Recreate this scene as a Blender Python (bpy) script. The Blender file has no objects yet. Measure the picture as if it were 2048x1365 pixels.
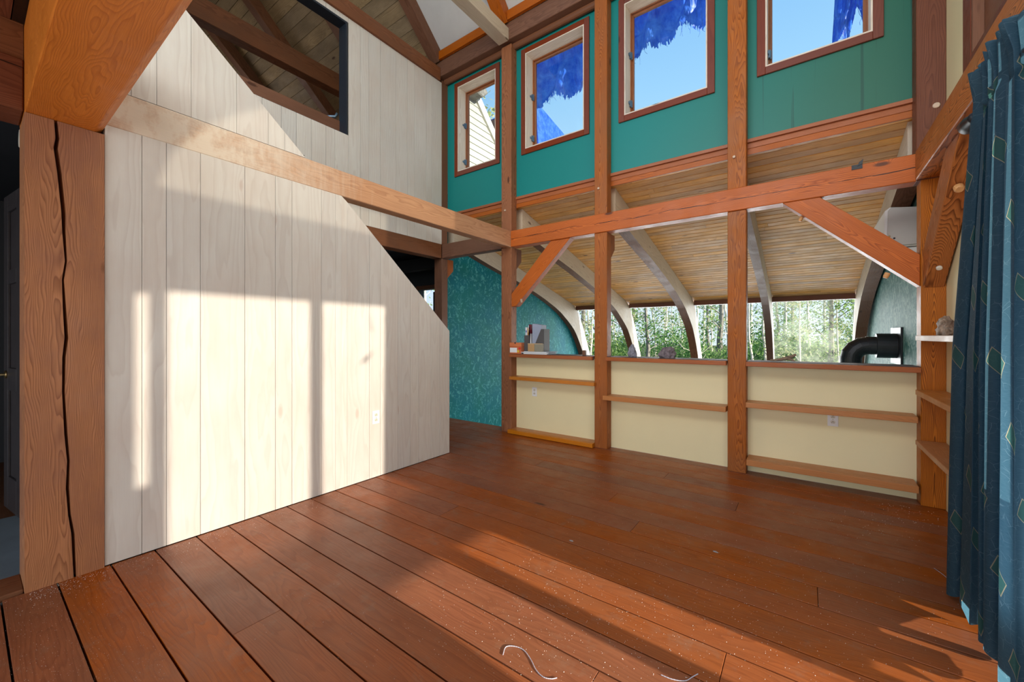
import bpy, bmesh, math, random
from mathutils import Vector, Matrix, noise
random.seed(7)
sc = bpy.context.scene
COL = sc.collection
R = math.radians

# ------------------------------------------------------------------ camera, sky, sun, area lights, exposure
F_PX, CX, YH, CAM_H, YAW = 803.0, 1024.0, 672.0, 1.25, R(36.1)
cd = bpy.data.cameras.new('camera'); cam = bpy.data.objects.new('camera', cd); COL.objects.link(cam)
cam.location = (0, 0, CAM_H); cam.rotation_euler = (R(90), 0, YAW)
cd.sensor_width = 36; cd.lens = F_PX / 2048 * 36; cd.clip_start = 0.02; cd.clip_end = 400
cd.shift_y = -(682.5 - YH) / 2048
sc.camera = cam
sc.view_settings.view_transform = 'Standard'
try: sc.view_settings.look = 'None'
except Exception: pass
sc.view_settings.exposure = 0.18; sc.view_settings.gamma = 1.0; sc.view_settings.use_curve_mapping = False

w = bpy.data.worlds.new('sky'); sc.world = w; w.use_nodes = True
nt = w.node_tree; nt.nodes.clear()
wo = nt.nodes.new('ShaderNodeOutputWorld'); wb = nt.nodes.new('ShaderNodeBackground')
tc = nt.nodes.new('ShaderNodeTexCoord'); sx = nt.nodes.new('ShaderNodeSeparateXYZ'); cr = nt.nodes.new('ShaderNodeValToRGB')
nt.links.new(tc.outputs['Generated'], sx.inputs[0]); nt.links.new(sx.outputs['Z'], cr.inputs[0])
nt.links.new(cr.outputs[0], wb.inputs[0]); nt.links.new(wb.outputs[0], wo.inputs[0])
e = cr.color_ramp.elements
e[0].position = 0.0; e[0].color = (0.80, 0.90, 1.0, 1)
e[1].position = 0.75; e[1].color = (0.16, 0.42, 0.85, 1)
n_ = e.new(0.28); n_.color = (0.56, 0.79, 0.98, 1)
n_ = e.new(0.50); n_.color = (0.34, 0.63, 0.93, 1)
wb.inputs[1].default_value = 1.0

SUN_T, SUN_K = 0.22, 0.05          # rise and +Y drift per metre travelled towards -X
sd = bpy.data.lights.new('sun', 'SUN'); so = bpy.data.objects.new('sun', sd); COL.objects.link(so)
sd.energy = 11.0; sd.angle = R(0.85); sd.color = (1.0, 0.90, 0.76)
so.rotation_euler = Vector((-1, SUN_K, -SUN_T)).to_track_quat('-Z', 'Y').to_euler()
so.location = (6, 1, 6)

def area(name, loc, direction, sx_, sy_, power, color=(1, 1, 1)):
    d = bpy.data.lights.new(name, 'AREA'); o = bpy.data.objects.new(name, d); COL.objects.link(o)
    d.shape = 'RECTANGLE'; d.size = sx_; d.size_y = sy_; d.energy = power; d.color = color
    o.location = loc; o.rotation_euler = Vector(direction).to_track_quat('-Z', 'Y').to_euler()
    return o
area('daylight_glass_door', (0.80, 1.25, 1.25), (-1, 0.1, 0.22), 2.0, 2.0, 28, (0.90, 0.95, 1.0))
area('rear_fill', (-1.3, -2.6, 1.1), (-0.05, 1, 0.15), 3.6, 2.0, 62, (0.96, 0.97, 1.0))  # added fill behind the camera; no windows are built there
area('loft_fill', (-1.3, -1.5, 4.4), (0, 1, -0.06), 4.0, 2.4, 140, (1.0, 0.97, 0.93))  # added fill above the loft for the back wall; no opening modelled
area('daylight_gable_window', (0.78, 1.9, 3.7), (-1, 0.0, -0.1), 2.4, 1.3, 16, (1.0, 0.93, 0.84))
area('daylight_sunroom', (-1.8, 9.5, 0.9), (0, -1, 0.22), 6.0, 2.4, 290, (0.97, 0.98, 1.0))
area('attic_fill', (-9.4, 2.4, 4.9), (1, 0, 0.1), 2.0, 1.2, 14, (1.0, 0.96, 0.9))  # added fill to brighten the attic; its end wall has no window

# ------------------------------------------------------------------ measuring helpers (a pixel of the photograph to a point on a real plane)
FW = (-math.sin(YAW), math.cos(YAW)); RT = (math.cos(YAW), math.sin(YAW))
def ray(px, py):
    a = (px - CX) / F_PX; b = (YH - py) / F_PX
    return (FW[0] + a * RT[0], FW[1] + a * RT[1], b)
def onX(px, py, x):
    r = ray(px, py); t = x / r[0]; return Vector((x, r[1] * t, CAM_H + r[2] * t))
def onY(px, py, y):
    r = ray(px, py); t = y / r[1]; return Vector((r[0] * t, y, CAM_H + r[2] * t))
def onZ(px, py, z=0.0):
    r = ray(px, py); t = (z - CAM_H) / r[2]; return Vector((r[0] * t, r[1] * t, z))

# ------------------------------------------------------------------ materials
def new_mat(name):
    m = bpy.data.materials.new(name); m.use_nodes = True
    t = m.node_tree; b = t.nodes['Principled BSDF']; return m, t, b
def N(t, kind, **kw):
    n = t.nodes.new(kind)
    for k, v in kw.items():
        if k in ('operation', 'blend_type', 'data_type', 'noise_dimensions', 'feature', 'attribute_name', 'interpolation_type', 'attribute_type', 'bands_direction', 'wave_profile'): setattr(n, k, v)
    return n
def L(t, a, b): t.links.new(a, b)
def math_(t, op, a, b=None, c=None):
    n = t.nodes.new('ShaderNodeMath'); n.operation = op
    for i, v in enumerate((a, b, c)):
        if v is None: continue
        if isinstance(v, (int, float)): n.inputs[i].default_value = v
        else: L(t, v, n.inputs[i])
    return n.outputs[0]
def mixc(t, fac, a, b, mode='MIX'):
    n = t.nodes.new('ShaderNodeMix'); n.data_type = 'RGBA'; n.blend_type = mode
    for sock, v in ((n.inputs[0], fac), (n.inputs[6], a), (n.inputs[7], b)):
        if isinstance(v, (int, float)): sock.default_value = v
        elif isinstance(v, tuple): sock.default_value = (*v[:3], 1)
        else: L(t, v, sock)
    return n.outputs[2]
def vscale(t, v, s):
    n = t.nodes.new('ShaderNodeVectorMath'); n.operation = 'MULTIPLY'; L(t, v, n.inputs[0]); n.inputs[1].default_value = s; return n.outputs[0]
def noise_(t, v, scale, detail=3, rough=0.55, dist=0.0):
    n = t.nodes.new('ShaderNodeTexNoise'); L(t, v, n.inputs['Vector']); n.inputs['Scale'].default_value = scale
    n.inputs['Detail'].default_value = detail; n.inputs['Roughness'].default_value = rough; n.inputs['Distortion'].default_value = dist
    return n.outputs[0]
def mapr(t, v, a, b, c=0.0, d=1.0):
    n = t.nodes.new('ShaderNodeMapRange'); L(t, v, n.inputs[0])
    n.inputs[1].default_value = a; n.inputs[2].default_value = b; n.inputs[3].default_value = c; n.inputs[4].default_value = d
    return n.outputs[0]

def wood(name, light, dark, ring=0.009, contrast=1.0, knots=0.35, rough=0.5, coat=0.0, vary=0.25, fibre=0.4,
         knot_col=(0.06, 0.02, 0.01), blotch=None, blotch_amt=0.0, check=0.0, wash=None, grime=None, bump=0.15):
    """Sawn wood: growth rings round a pith line, fibres along the length, knots; every board has its own tone (attribute br)."""
    m, t, b = new_mat(name)
    at = t.nodes.new('ShaderNodeAttribute'); at.attribute_name = 'gc'; gc = at.outputs['Vector']
    ab = t.nodes.new('ShaderNodeAttribute'); ab.attribute_name = 'br'; br = ab.outputs['Fac']
    sp = t.nodes.new('ShaderNodeSeparateXYZ'); L(t, gc, sp.inputs[0])
    lo = vscale(t, gc, (0.9, 5.0, 5.0))
    wob = noise_(t, lo, 1.0, 3, 0.5)
    wob2 = noise_(t, vscale(t, gc, (4.0, 20, 20)), 1.0, 2, 0.5)
    rr = math_(t, 'SQRT', math_(t, 'ADD', math_(t, 'POWER', sp.outputs[1], 2.0), math_(t, 'POWER', sp.outputs[2], 2.0)))
    # knots
    vo = t.nodes.new('ShaderNodeTexVoronoi'); vo.feature = 'F1'; vo.inputs['Scale'].default_value = 1.0
    L(t, vscale(t, gc, (2.2, 6.5, 6.5)), vo.inputs['Vector'])
    wn = t.nodes.new('ShaderNodeSeparateColor'); L(t, vo.outputs['Color'], wn.inputs[0])
    has = math_(t, 'LESS_THAN', wn.outputs[0], knots)
    kd = vo.outputs['Distance']
    swirl = math_(t, 'MULTIPLY', has, math_(t, 'POWER', 2.718, math_(t, 'MULTIPLY', kd, -7.0)))
    r2 = math_(t, 'ADD', rr, math_(t, 'ADD', math_(t, 'MULTIPLY', wob, 0.16), math_(t, 'ADD', math_(t, 'MULTIPLY', wob2, 0.006), math_(t, 'MULTIPLY', swirl, 0.07))))
    ph = math_(t, 'MULTIPLY', r2, 1.0 / ring)
    saw = math_(t, 'FRACT', ph)
    line = math_(t, 'POWER', saw, 2.2)
    line = math_(t, 'MULTIPLY', line, math_(t, 'SUBTRACT', 1.0, mapr(t, saw, 0.9, 1.0)))
    fib = noise_(t, vscale(t, gc, (6.0, 260, 260)), 1.0, 2, 0.6)
    c = mixc(t, math_(t, 'MULTIPLY', line, contrast), light, dark)
    c = mixc(t, mapr(t, fib, 0.3, 0.75, 0.0, fibre), c, dark)
    big = noise_(t, vscale(t, gc, (1.3, 4, 4)), 1.0, 3, 0.6)
    tone = math_(t, 'ADD', math_(t, 'MULTIPLY', mapr(t, big, 0.3, 0.7), 0.5), math_(t, 'MULTIPLY', br, 0.5))
    hv = t.nodes.new('ShaderNodeHueSaturation'); L(t, c, hv.inputs['Color'])
    L(t, mapr(t, tone, 0, 1, 1.0 - vary, 1.0 + vary), hv.inputs['Value'])
    L(t, mapr(t, br, 0, 1, 0.9, 1.1), hv.inputs['Saturation'])
    c = hv.outputs[0]
    if blotch:
        bn = noise_(t, vscale(t, gc, (1.6, 3.5, 3.5)), 1.0, 5, 0.65)
        c = mixc(t, mapr(t, bn, 0.42, 0.68, 0.0, blotch_amt), c, blotch)
    if knots > 0:
        km = math_(t, 'MULTIPLY', has, mapr(t, kd, 0.07, 0.13, 1.0, 0.0))
        c = mixc(t, math_(t, 'MULTIPLY', km, 0.85), c, knot_col)
    if wash:                                     # paint brushed over part of the timber, in the timber's own length
        col, x0, x1 = wash
        wv = noise_(t, vscale(t, gc, (22, 1.5, 1.5)), 1.0, 3, 0.7)
        e1 = mapr(t, math_(t, 'ADD', sp.outputs[0], math_(t, 'MULTIPLY', wv, 0.9)), x0, x1, 0.85, 0.0)
        nz = noise_(t, vscale(t, gc, (9, 6, 6)), 1.0, 4, 0.7)
        c = mixc(t, math_(t, 'MULTIPLY', e1, mapr(t, nz, 0.3, 0.55, 0.35, 1.0)), c, col)
    if grime:                                    # scuffs and flaked finish
        gn = noise_(t, gc, 7.0, 6, 0.75)
        c = mixc(t, mapr(t, gn, 0.55, 0.72, 0.0, 0.55), c, grime)
    h = math_(t, 'ADD', math_(t, 'MULTIPLY', line, 0.6), fib)
    if check > 0:                                # drying check running along the timber
        cn = noise_(t, vscale(t, gc, (1.1, 0.01, 0.01)), 1.0, 3, 0.5)
        cn2 = noise_(t, vscale(t, gc, (0.9, 0.01, 0.01)), 3.0, 1, 0.5)
        dv = math_(t, 'ABSOLUTE', math_(t, 'SUBTRACT', sp.outputs[2], math_(t, 'MULTIPLY', math_(t, 'SUBTRACT', cn, 0.5), 0.10)))
        wid = math_(t, 'MULTIPLY', mapr(t, cn2, 0.35, 0.6, 0.0, 1.0), 0.0035 * check)
        ck = math_(t, 'LESS_THAN', dv, wid)
        c = mixc(t, ck, c, (0.02, 0.008, 0.004))
        h = math_(t, 'SUBTRACT', h, math_(t, 'MULTIPLY', ck, 3.0))
    L(t, c, b.inputs['Base Color'])
    b.inputs['Roughness'].default_value = rough
    rn = noise_(t, gc, 5.0, 4, 0.7); L(t, mapr(t, rn, 0.3, 0.7, max(rough - 0.12, 0.05), rough + 0.15), b.inputs['Roughness'])
    b.inputs['Coat Weight'].default_value = coat; b.inputs['Coat Roughness'].default_value = 0.25
    b.inputs['Specular IOR Level'].default_value = 0.25
    if bump:
        bp = t.nodes.new('ShaderNodeBump'); bp.inputs['Strength'].default_value = bump; bp.inputs['Distance'].default_value = 0.002
        L(t, h, bp.inputs['Height']); L(t, bp.outputs[0], b.inputs['Normal'])
    return m

def plain(name, col, rough=0.6, metal=0.0, var=0.06, nscale=6.0, bump=0.0, bscale=120, spec=0.4, ax='Object', stain=None, stain_amt=0.3):
    m, t, b = new_mat(name)
    tcn = t.nodes.new('ShaderNodeTexCoord'); v = tcn.outputs[ax]
    n = noise_(t, v, nscale, 4, 0.6)
    hv = t.nodes.new('ShaderNodeHueSaturation'); hv.inputs['Color'].default_value = (*col, 1)
    L(t, mapr(t, n, 0.3, 0.7, 1 - var, 1 + var), hv.inputs['Value']); c = hv.outputs[0]
    if stain:
        c = mixc(t, mapr(t, noise_(t, v, nscale * 0.6, 6, 0.7), 0.5, 0.75, 0.0, stain_amt), c, stain)
    L(t, c, b.inputs['Base Color'])
    b.inputs['Roughness'].default_value = rough; b.inputs['Metallic'].default_value = metal; b.inputs['Specular IOR Level'].default_value = spec
    if bump:
        bp = t.nodes.new('ShaderNodeBump'); bp.inputs['Strength'].default_value = bump; bp.inputs['Distance'].default_value = 0.002
        L(t, noise_(t, v, bscale, 3, 0.6), bp.inputs['Height']); L(t, bp.outputs[0], b.inputs['Normal'])
    return m

M = {}
M['fir'] = wood('stained_fir', (0.50, 0.140, 0.030), (0.19, 0.038, 0.007), ring=0.0055, contrast=1.0, knots=0.22, rough=0.45, coat=0.08, vary=0.2, blotch=(0.34, 0.10, 0.026), blotch_amt=0.35)
M['fir_check'] = wood('stained_fir_with_check', (0.58, 0.150, 0.030), (0.24, 0.045, 0.008), ring=0.006, contrast=0.9, knots=0.3, rough=0.45, coat=0.08, vary=0.2, check=1.0)
M['fir_post'] = wood('worn_fir_post', (0.44, 0.150, 0.048), (0.16, 0.040, 0.011), ring=0.0058, contrast=1.0, knots=0.35, rough=0.5, coat=0.03, vary=0.2, check=0.6, blotch=(0.26, 0.115, 0.05), blotch_amt=0.4)
M['fir_big'] = wood('old_fir_post', (0.50, 0.225, 0.105), (0.21, 0.078, 0.036), ring=0.0058, contrast=1.0, knots=0.3, rough=0.5, vary=0.15, blotch=(0.24, 0.105, 0.075), blotch_amt=0.55)
M['fir_orange'] = wood('orange_fir_beam', (0.62, 0.205, 0.045), (0.34, 0.085, 0.018), ring=0.0045, contrast=0.75, knots=0.2, rough=0.45, coat=0.08, vary=0.15)
M['fir_wash'] = wood('fir_beam_with_whitewash', (0.64, 0.34, 0.17), (0.40, 0.17, 0.075), ring=0.010, contrast=0.8, knots=0.4, rough=0.55, vary=0.15, wash=((0.78, 0.70, 0.58), 1.5, 2.5))
M['fir_bold'] = wood('bold_grained_fir', (0.56, 0.185, 0.045), (0.13, 0.034, 0.008), ring=0.0062, contrast=1.15, knots=0.45, rough=0.45, coat=0.05, vary=0.15, fibre=0.3)
M['fir_deep'] = wood('deep_red_fir', (0.20, 0.058, 0.022), (0.10, 0.024, 0.008), ring=0.009, contrast=0.8, knots=0.25, rough=0.5, vary=0.2, check=0.8)
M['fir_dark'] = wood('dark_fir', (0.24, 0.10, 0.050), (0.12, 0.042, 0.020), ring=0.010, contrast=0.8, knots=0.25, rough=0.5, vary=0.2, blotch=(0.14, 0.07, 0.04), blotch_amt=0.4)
M['shelf'] = wood('shelf_pine', (0.60, 0.235, 0.062), (0.36, 0.115, 0.025), ring=0.007, contrast=0.6, knots=0.2, rough=0.45, coat=0.15, vary=0.15)
M['shelf_pale'] = wood('pale_shelf', (0.66, 0.50, 0.38), (0.50, 0.34, 0.24), ring=0.010, contrast=0.5, knots=0.1, rough=0.5, vary=0.1)
M['pine'] = wood('knotty_pine_boards', (0.90, 0.50, 0.170), (0.48, 0.20, 0.050), ring=0.012, contrast=0.75, knots=0.5, rough=0.55, vary=0.30, fibre=0.55, blotch=(0.36, 0.19, 0.07), blotch_amt=0.5)
M['pine_old'] = wood('stained_roof_boards', (0.42, 0.31, 0.18), (0.22, 0.14, 0.07), ring=0.012, contrast=0.7, knots=0.5, rough=0.6, vary=0.3, blotch=(0.13, 0.09, 0.05), blotch_amt=0.6)
M['rib'] = wood('whitewashed_pine', (0.66, 0.56, 0.43), (0.46, 0.35, 0.24), ring=0.014, contrast=0.6, knots=0.6, rough=0.6, vary=0.12, knot_col=(0.14, 0.08, 0.05))
M['pickled'] = wood('pickled_boards', (0.71, 0.685, 0.635), (0.585, 0.53, 0.48), ring=0.024, contrast=0.65, knots=0.09, rough=0.5, vary=0.06, fibre=0.22, knot_col=(0.58, 0.47, 0.41), blotch=(0.63, 0.545, 0.48), blotch_amt=0.5, bump=0.04)
M['pickled_low'] = wood('pickled_boards_scuffed', (0.70, 0.655, 0.585), (0.60, 0.515, 0.44), ring=0.018, contrast=0.5, knots=0.28, rough=0.45, vary=0.055, fibre=0.18, knot_col=(0.46, 0.34, 0.26), blotch=(0.66, 0.575, 0.50), blotch_amt=0.3, bump=0.05)
M['floor'] = wood('oiled_floor_boards', (0.365, 0.100, 0.027), (0.18, 0.042, 0.011), ring=0.011, contrast=0.6, knots=0.10, rough=0.40, coat=0.10, vary=0.30, fibre=0.45, blotch=(0.26, 0.095, 0.042), blotch_amt=0.55, knot_col=(0.05, 0.018, 0.01), bump=0.12, grime=(0.27, 0.145, 0.09))
M['casing'] = wood('red_stained_casing', (0.205, 0.048, 0.022), (0.12, 0.026, 0.013), ring=0.011, contrast=0.5, knots=0.2, rough=0.4, coat=0.1, vary=0.12)
M['jamb'] = wood('pale_jamb_liner', (0.80, 0.72, 0.62), (0.50, 0.36, 0.24), ring=0.012, contrast=0.5, knots=0.1, rough=0.5, vary=0.1)
M['sash'] = wood('sash_wood', (0.34, 0.135, 0.065), (0.2, 0.07, 0.03), ring=0.01, contrast=0.5, knots=0.0, rough=0.4, vary=0.1)
M['header'] = wood('dark_header', (0.16, 0.065, 0.038), (0.10, 0.035, 0.02), ring=0.01, contrast=0.5, knots=0.1, rough=0.5)
M['cream'] = plain('cream_paint', (0.86, 0.755, 0.445), 0.5, var=0.03, nscale=1.5, bump=0.1, bscale=40)
M['white_ceiling'] = plain('white_ceiling_paint', (0.62, 0.62, 0.61), 0.7, var=0.04, nscale=3, stain=(0.5, 0.47, 0.42), stain_amt=0.3)
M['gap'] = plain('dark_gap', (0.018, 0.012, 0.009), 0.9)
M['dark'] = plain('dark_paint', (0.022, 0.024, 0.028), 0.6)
M['opening_trim'] = plain('blue_black_trim', (0.018, 0.026, 0.038), 0.4)
M['white_plastic'] = plain('white_plastic', (0.86, 0.86, 0.84), 0.35, var=0.02)
M['beige_plastic'] = plain('beige_plastic', (0.60, 0.58, 0.54), 0.4, var=0.03)
M['ivory'] = plain('ivory_plastic', (0.74, 0.68, 0.56), 0.35, var=0.02)
M['black_metal'] = plain('black_stove_metal', (0.018, 0.020, 0.024), 0.38, metal=0.3, var=0.2, nscale=12)
M['steel'] = plain('blue_steel', (0.16, 0.24, 0.32), 0.35, metal=0.7)
M['peg'] = plain('peg_wood', (0.72, 0.36, 0.13), 0.5, var=0.1, nscale=40)
M['peg_pale'] = plain('peg_wood_pale', (0.62, 0.46, 0.33), 0.5, var=0.1, nscale=40)
M['tile'] = plain('grey_tile', (0.22, 0.27, 0.31), 0.35, var=0.1)
M['door'] = plain('dark_door_stain', (0.05, 0.043, 0.045), 0.4, var=0.15, nscale=8)
M['brass'] = plain('aged_brass', (0.32, 0.22, 0.10), 0.35, metal=0.9)
M['siding'] = plain('beige_siding_paint', (0.34, 0.35, 0.30), 0.6, var=0.06)
M['rake'] = plain('pale_rake_board', (0.68, 0.66, 0.60), 0.6)
M['shingle'] = plain('mossy_shingle', (0.14, 0.14, 0.13), 0.9, var=0.4, nscale=20)
M['ground'] = plain('leafy_ground', (0.11, 0.09, 0.04), 0.95, var=0.4, nscale=0.5, stain=(0.05, 0.10, 0.02), stain_amt=0.8)
M['bark'] = plain('pale_bark', (0.66, 0.60, 0.50), 0.9, var=0.35, nscale=5, bump=0.5, bscale=30)
M['bark_dark'] = plain('grey_bark', (0.20, 0.185, 0.16), 0.9, var=0.35, nscale=5, bump=0.5, bscale=30)
M['ledge_top'] = plain('dusty_dark_ledge', (0.075, 0.070, 0.075), 0.55, var=0.3, nscale=9, stain=(0.16, 0.08, 0.05), stain_amt=0.6)
M['cord'] = plain('grey_cord', (0.40, 0.37, 0.42), 0.7)
M['crumb'] = plain('plaster_crumbs', (0.72, 0.66, 0.60), 0.8)
M['lint'] = plain('grey_lint', (0.30, 0.28, 0.27), 0.9)

def teal_wall():
    m, t, b = new_mat('teal_clerestory_paint')
    tcn = t.nodes.new('ShaderNodeTexCoord'); v = tcn.outputs['Object']
    sp = t.nodes.new('ShaderNodeSeparateXYZ'); L(t, v, sp.inputs[0])
    f = mapr(t, math_(t, 'ADD', sp.outputs[0], math_(t, 'MULTIPLY', noise_(t, v, 0.8, 2), 0.6)), 0.6, 2.6)
    c = mixc(t, f, (0.006, 0.215, 0.20), (0.022, 0.135, 0.085))     # greener to the right: the change of light there put into the colour
    # water runs under the right window
    d = noise_(t, vscale(t, v, (26, 1, 0.25)), 1.0, 3, 0.6)
    runs = mapr(t, d, 0.60, 0.62, 0.0, 0.55)
    rr = math_(t, 'MULTIPLY', runs, mapr(t, sp.outputs[0], 1.2, 1.5, 0.0, 1.0))
    c = mixc(t, rr, c, (0.008, 0.05, 0.04))
    L(t, c, b.inputs['Base Color']); b.inputs['Roughness'].default_value = 0.45; b.inputs['Specular IOR Level'].default_value = 0.35
    return m
M['teal'] = teal_wall()
def sponge(name, base, mid, light, dens):
    m, t, b = new_mat(name)
    tcn = t.nodes.new('ShaderNodeTexCoord'); v = tcn.outputs['Object']
    wv = t.nodes.new('ShaderNodeTexNoise'); wv.inputs['Scale'].default_value = 6; L(t, v, wv.inputs['Vector'])
    va = t.nodes.new('ShaderNodeVectorMath'); va.operation = 'MULTIPLY_ADD'; L(t, wv.outputs['Color'], va.inputs[0]); va.inputs[1].default_value = (0.25, 0.25, 0.25); L(t, v, va.inputs[2])
    vv = vscale(t, va.outputs[0], (20, 20, 12))
    n1 = noise_(t, vv, 1.0, 3, 0.55, 1.2); n2 = noise_(t, vscale(t, v, (2.0, 2.0, 2.0)), 1.0, 3, 0.6)
    c = mixc(t, mapr(t, n2, 0.35, 0.65), base, mid)
    c = mixc(t, mapr(t, n1, dens, dens + 0.12, 0.0, 0.85), c, light)
    L(t, c, b.inputs['Base Color']); b.inputs['Roughness'].default_value = 0.6; b.inputs['Specular IOR Level'].default_value = 0.15
    return m
M['sponge'] = sponge('teal_sponge_paint', (0.001, 0.17, 0.225), (0.004, 0.185, 0.18), (0.09, 0.42, 0.43), 0.53)
M['sponge_grey'] = sponge('grey_teal_sponge_paint', (0.018, 0.115, 0.105), (0.03, 0.15, 0.14), (0.22, 0.36, 0.32), 0.47)

def glass(name, tint=(0.96, 0.98, 0.98), dirt=0.0):
    m = bpy.data.materials.new(name); m.use_nodes = True; t = m.node_tree; t.nodes.clear()
    o = t.nodes.new('ShaderNodeOutputMaterial'); tr = t.nodes.new('ShaderNodeBsdfTransparent'); tr.inputs[0].default_value = (*tint, 1)
    gl = t.nodes.new('ShaderNodeBsdfGlossy'); gl.inputs['Roughness'].default_value = 0.02
    fr = t.nodes.new('ShaderNodeFresnel'); fr.inputs[0].default_value = 1.25
    mx = t.nodes.new('ShaderNodeMixShader'); L(t, fr.outputs[0], mx.inputs[0]); L(t, tr.outputs[0], mx.inputs[1]); L(t, gl.outputs[0], mx.inputs[2])
    last = mx.outputs[0]
    if dirt:
        df = t.nodes.new('ShaderNodeBsdfTranslucent'); df.inputs[0].default_value = (0.55, 0.56, 0.42, 1)
        tcn = t.nodes.new('ShaderNodeTexCoord')
        n = noise_(t, tcn.outputs['Object'], 1.6, 5, 0.7); m2 = t.nodes.new('ShaderNodeMixShader')
        L(t, mapr(t, n, 0.40, 0.70, 0.0, dirt), m2.inputs[0]); L(t, last, m2.inputs[1]); L(t, df.outputs[0], m2.inputs[2]); last = m2.outputs[0]
    L(t, last, o.inputs[0]); return m
M['glass'] = glass('window_glass'); M['glass_dirty'] = glass('hazy_glass', dirt=0.20); M['glass_dim'] = glass('sun_dimming_glass', (0.27, 0.265, 0.25)); M['glass_dim_door'] = glass('sun_dimming_door_glass', (0.58, 0.575, 0.57))  # last two: tint added to weaken the sun through unseen panes

def leafmat(name, c1, c2):
    m = bpy.data.materials.new(name); m.use_nodes = True; t = m.node_tree; t.nodes.clear()
    o = t.nodes.new('ShaderNodeOutputMaterial'); d = t.nodes.new('ShaderNodeBsdfDiffuse'); tr = t.nodes.new('ShaderNodeBsdfTranslucent')
    a = t.nodes.new('ShaderNodeAttribute'); a.attribute_name = 'br'
    c = mixc(t, a.outputs['Fac'], c1, c2); L(t, c, d.inputs[0]); L(t, c, tr.inputs[0])
    mx = t.nodes.new('ShaderNodeMixShader'); mx.inputs[0].default_value = 0.5; L(t, d.outputs[0], mx.inputs[1]); L(t, tr.outputs[0], mx.inputs[2])
    L(t, mx.outputs[0], o.inputs[0]); return m
M['leaf'] = leafmat('green_leaves', (0.15, 0.29, 0.07), (0.40, 0.52, 0.18))
M['leaf_dark'] = leafmat('dark_green_leaves', (0.07, 0.19, 0.06), (0.22, 0.38, 0.12))
M['leaf_pale'] = leafmat('pale_dry_leaves', (0.34, 0.42, 0.18), (0.60, 0.58, 0.34))

def curtain_mat():
    m = bpy.data.materials.new('patterned_blue_curtain'); m.use_nodes = True; t = m.node_tree; t.nodes.clear()
    o = t.nodes.new('ShaderNodeOutputMaterial'); pb = t.nodes.new('ShaderNodeBsdfPrincipled'); tr = t.nodes.new('ShaderNodeBsdfTranslucent')
    uv = t.nodes.new('ShaderNodeUVMap'); uv.uv_map = 'cloth'; v = uv.outputs[0]
    dist = t.nodes.new('ShaderNodeTexNoise'); dist.inputs['Scale'].default_value = 9; L(t, v, dist.inputs['Vector'])
    va = t.nodes.new('ShaderNodeVectorMath'); va.operation = 'MULTIPLY_ADD'; L(t, dist.outputs['Color'], va.inputs[0]); va.inputs[1].default_value = (0.07, 0.07, 0); L(t, v, va.inputs[2])
    vo = t.nodes.new('ShaderNodeTexVoronoi'); vo.feature = 'DISTANCE_TO_EDGE'; vo.inputs['Scale'].default_value = 26; L(t, va.outputs[0], vo.inputs['Vector'])
    lines = mapr(t, vo.outputs[0], 0.004, 0.022, 1.0, 0.0)
    gate = mapr(t, noise_(t, v, 16, 2), 0.45, 0.55)
    lines = math_(t, 'MULTIPLY', lines, gate)
    weave = noise_(t, vscale(t, v, (40, 420, 1)), 1.0, 2, 0.6)
    c = mixc(t, mapr(t, weave, 0.3, 0.7, 0, 0.5), (0.022, 0.066, 0.100), (0.050, 0.105, 0.145))
    c = mixc(t, math_(t, 'MULTIPLY', lines, 0.35), c, (0.16, 0.26, 0.31))
    # kite motifs with a gold outline, one per cell
    sc2 = vscale(t, v, (4.6, 3.9, 1)); s = t.nodes.new('ShaderNodeSeparateXYZ'); L(t, sc2, s.inputs[0])
    row = math_(t, 'FLOOR', s.outputs[1])
    xo = math_(t, 'ADD', s.outputs[0], math_(t, 'MULTIPLY', row, 0.37))
    fx = math_(t, 'SUBTRACT', math_(t, 'FRACT', xo), 0.5); fy = math_(t, 'SUBTRACT', math_(t, 'FRACT', s.outputs[1]), 0.5)
    fx2 = math_(t, 'ADD', fx, math_(t, 'MULTIPLY', fy, 0.35)); fy2 = math_(t, 'MULTIPLY', fy, 0.75)
    dd = math_(t, 'ADD', math_(t, 'ABSOLUTE', fx2), math_(t, 'ABSOLUTE', fy2))
    fill = math_(t, 'LESS_THAN', dd, 0.155); edge = math_(t, 'MULTIPLY', math_(t, 'LESS_THAN', dd, 0.167), math_(t, 'GREATER_THAN', dd, 0.152))
    c = mixc(t, math_(t, 'MULTIPLY', fill, 0.8), c, (0.03, 0.10, 0.085)); c = mixc(t, math_(t, 'MULTIPLY', edge, 0.7), c, (0.36, 0.31, 0.19))
    L(t, c, pb.inputs['Base Color']); pb.inputs['Roughness'].default_value = 0.85
    hv = t.nodes.new('ShaderNodeHueSaturation'); L(t, c, hv.inputs['Color']); hv.inputs['Value'].default_value = 3.0; L(t, hv.outputs[0], tr.inputs[0])
    mx = t.nodes.new('ShaderNodeMixShader'); mx.inputs[0].default_value = 0.45; L(t, pb.outputs[0], mx.inputs[1]); L(t, tr.outputs[0], mx.inputs[2]); L(t, mx.outputs[0], o.inputs[0])
    return m
M['curtain'] = curtain_mat()
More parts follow.
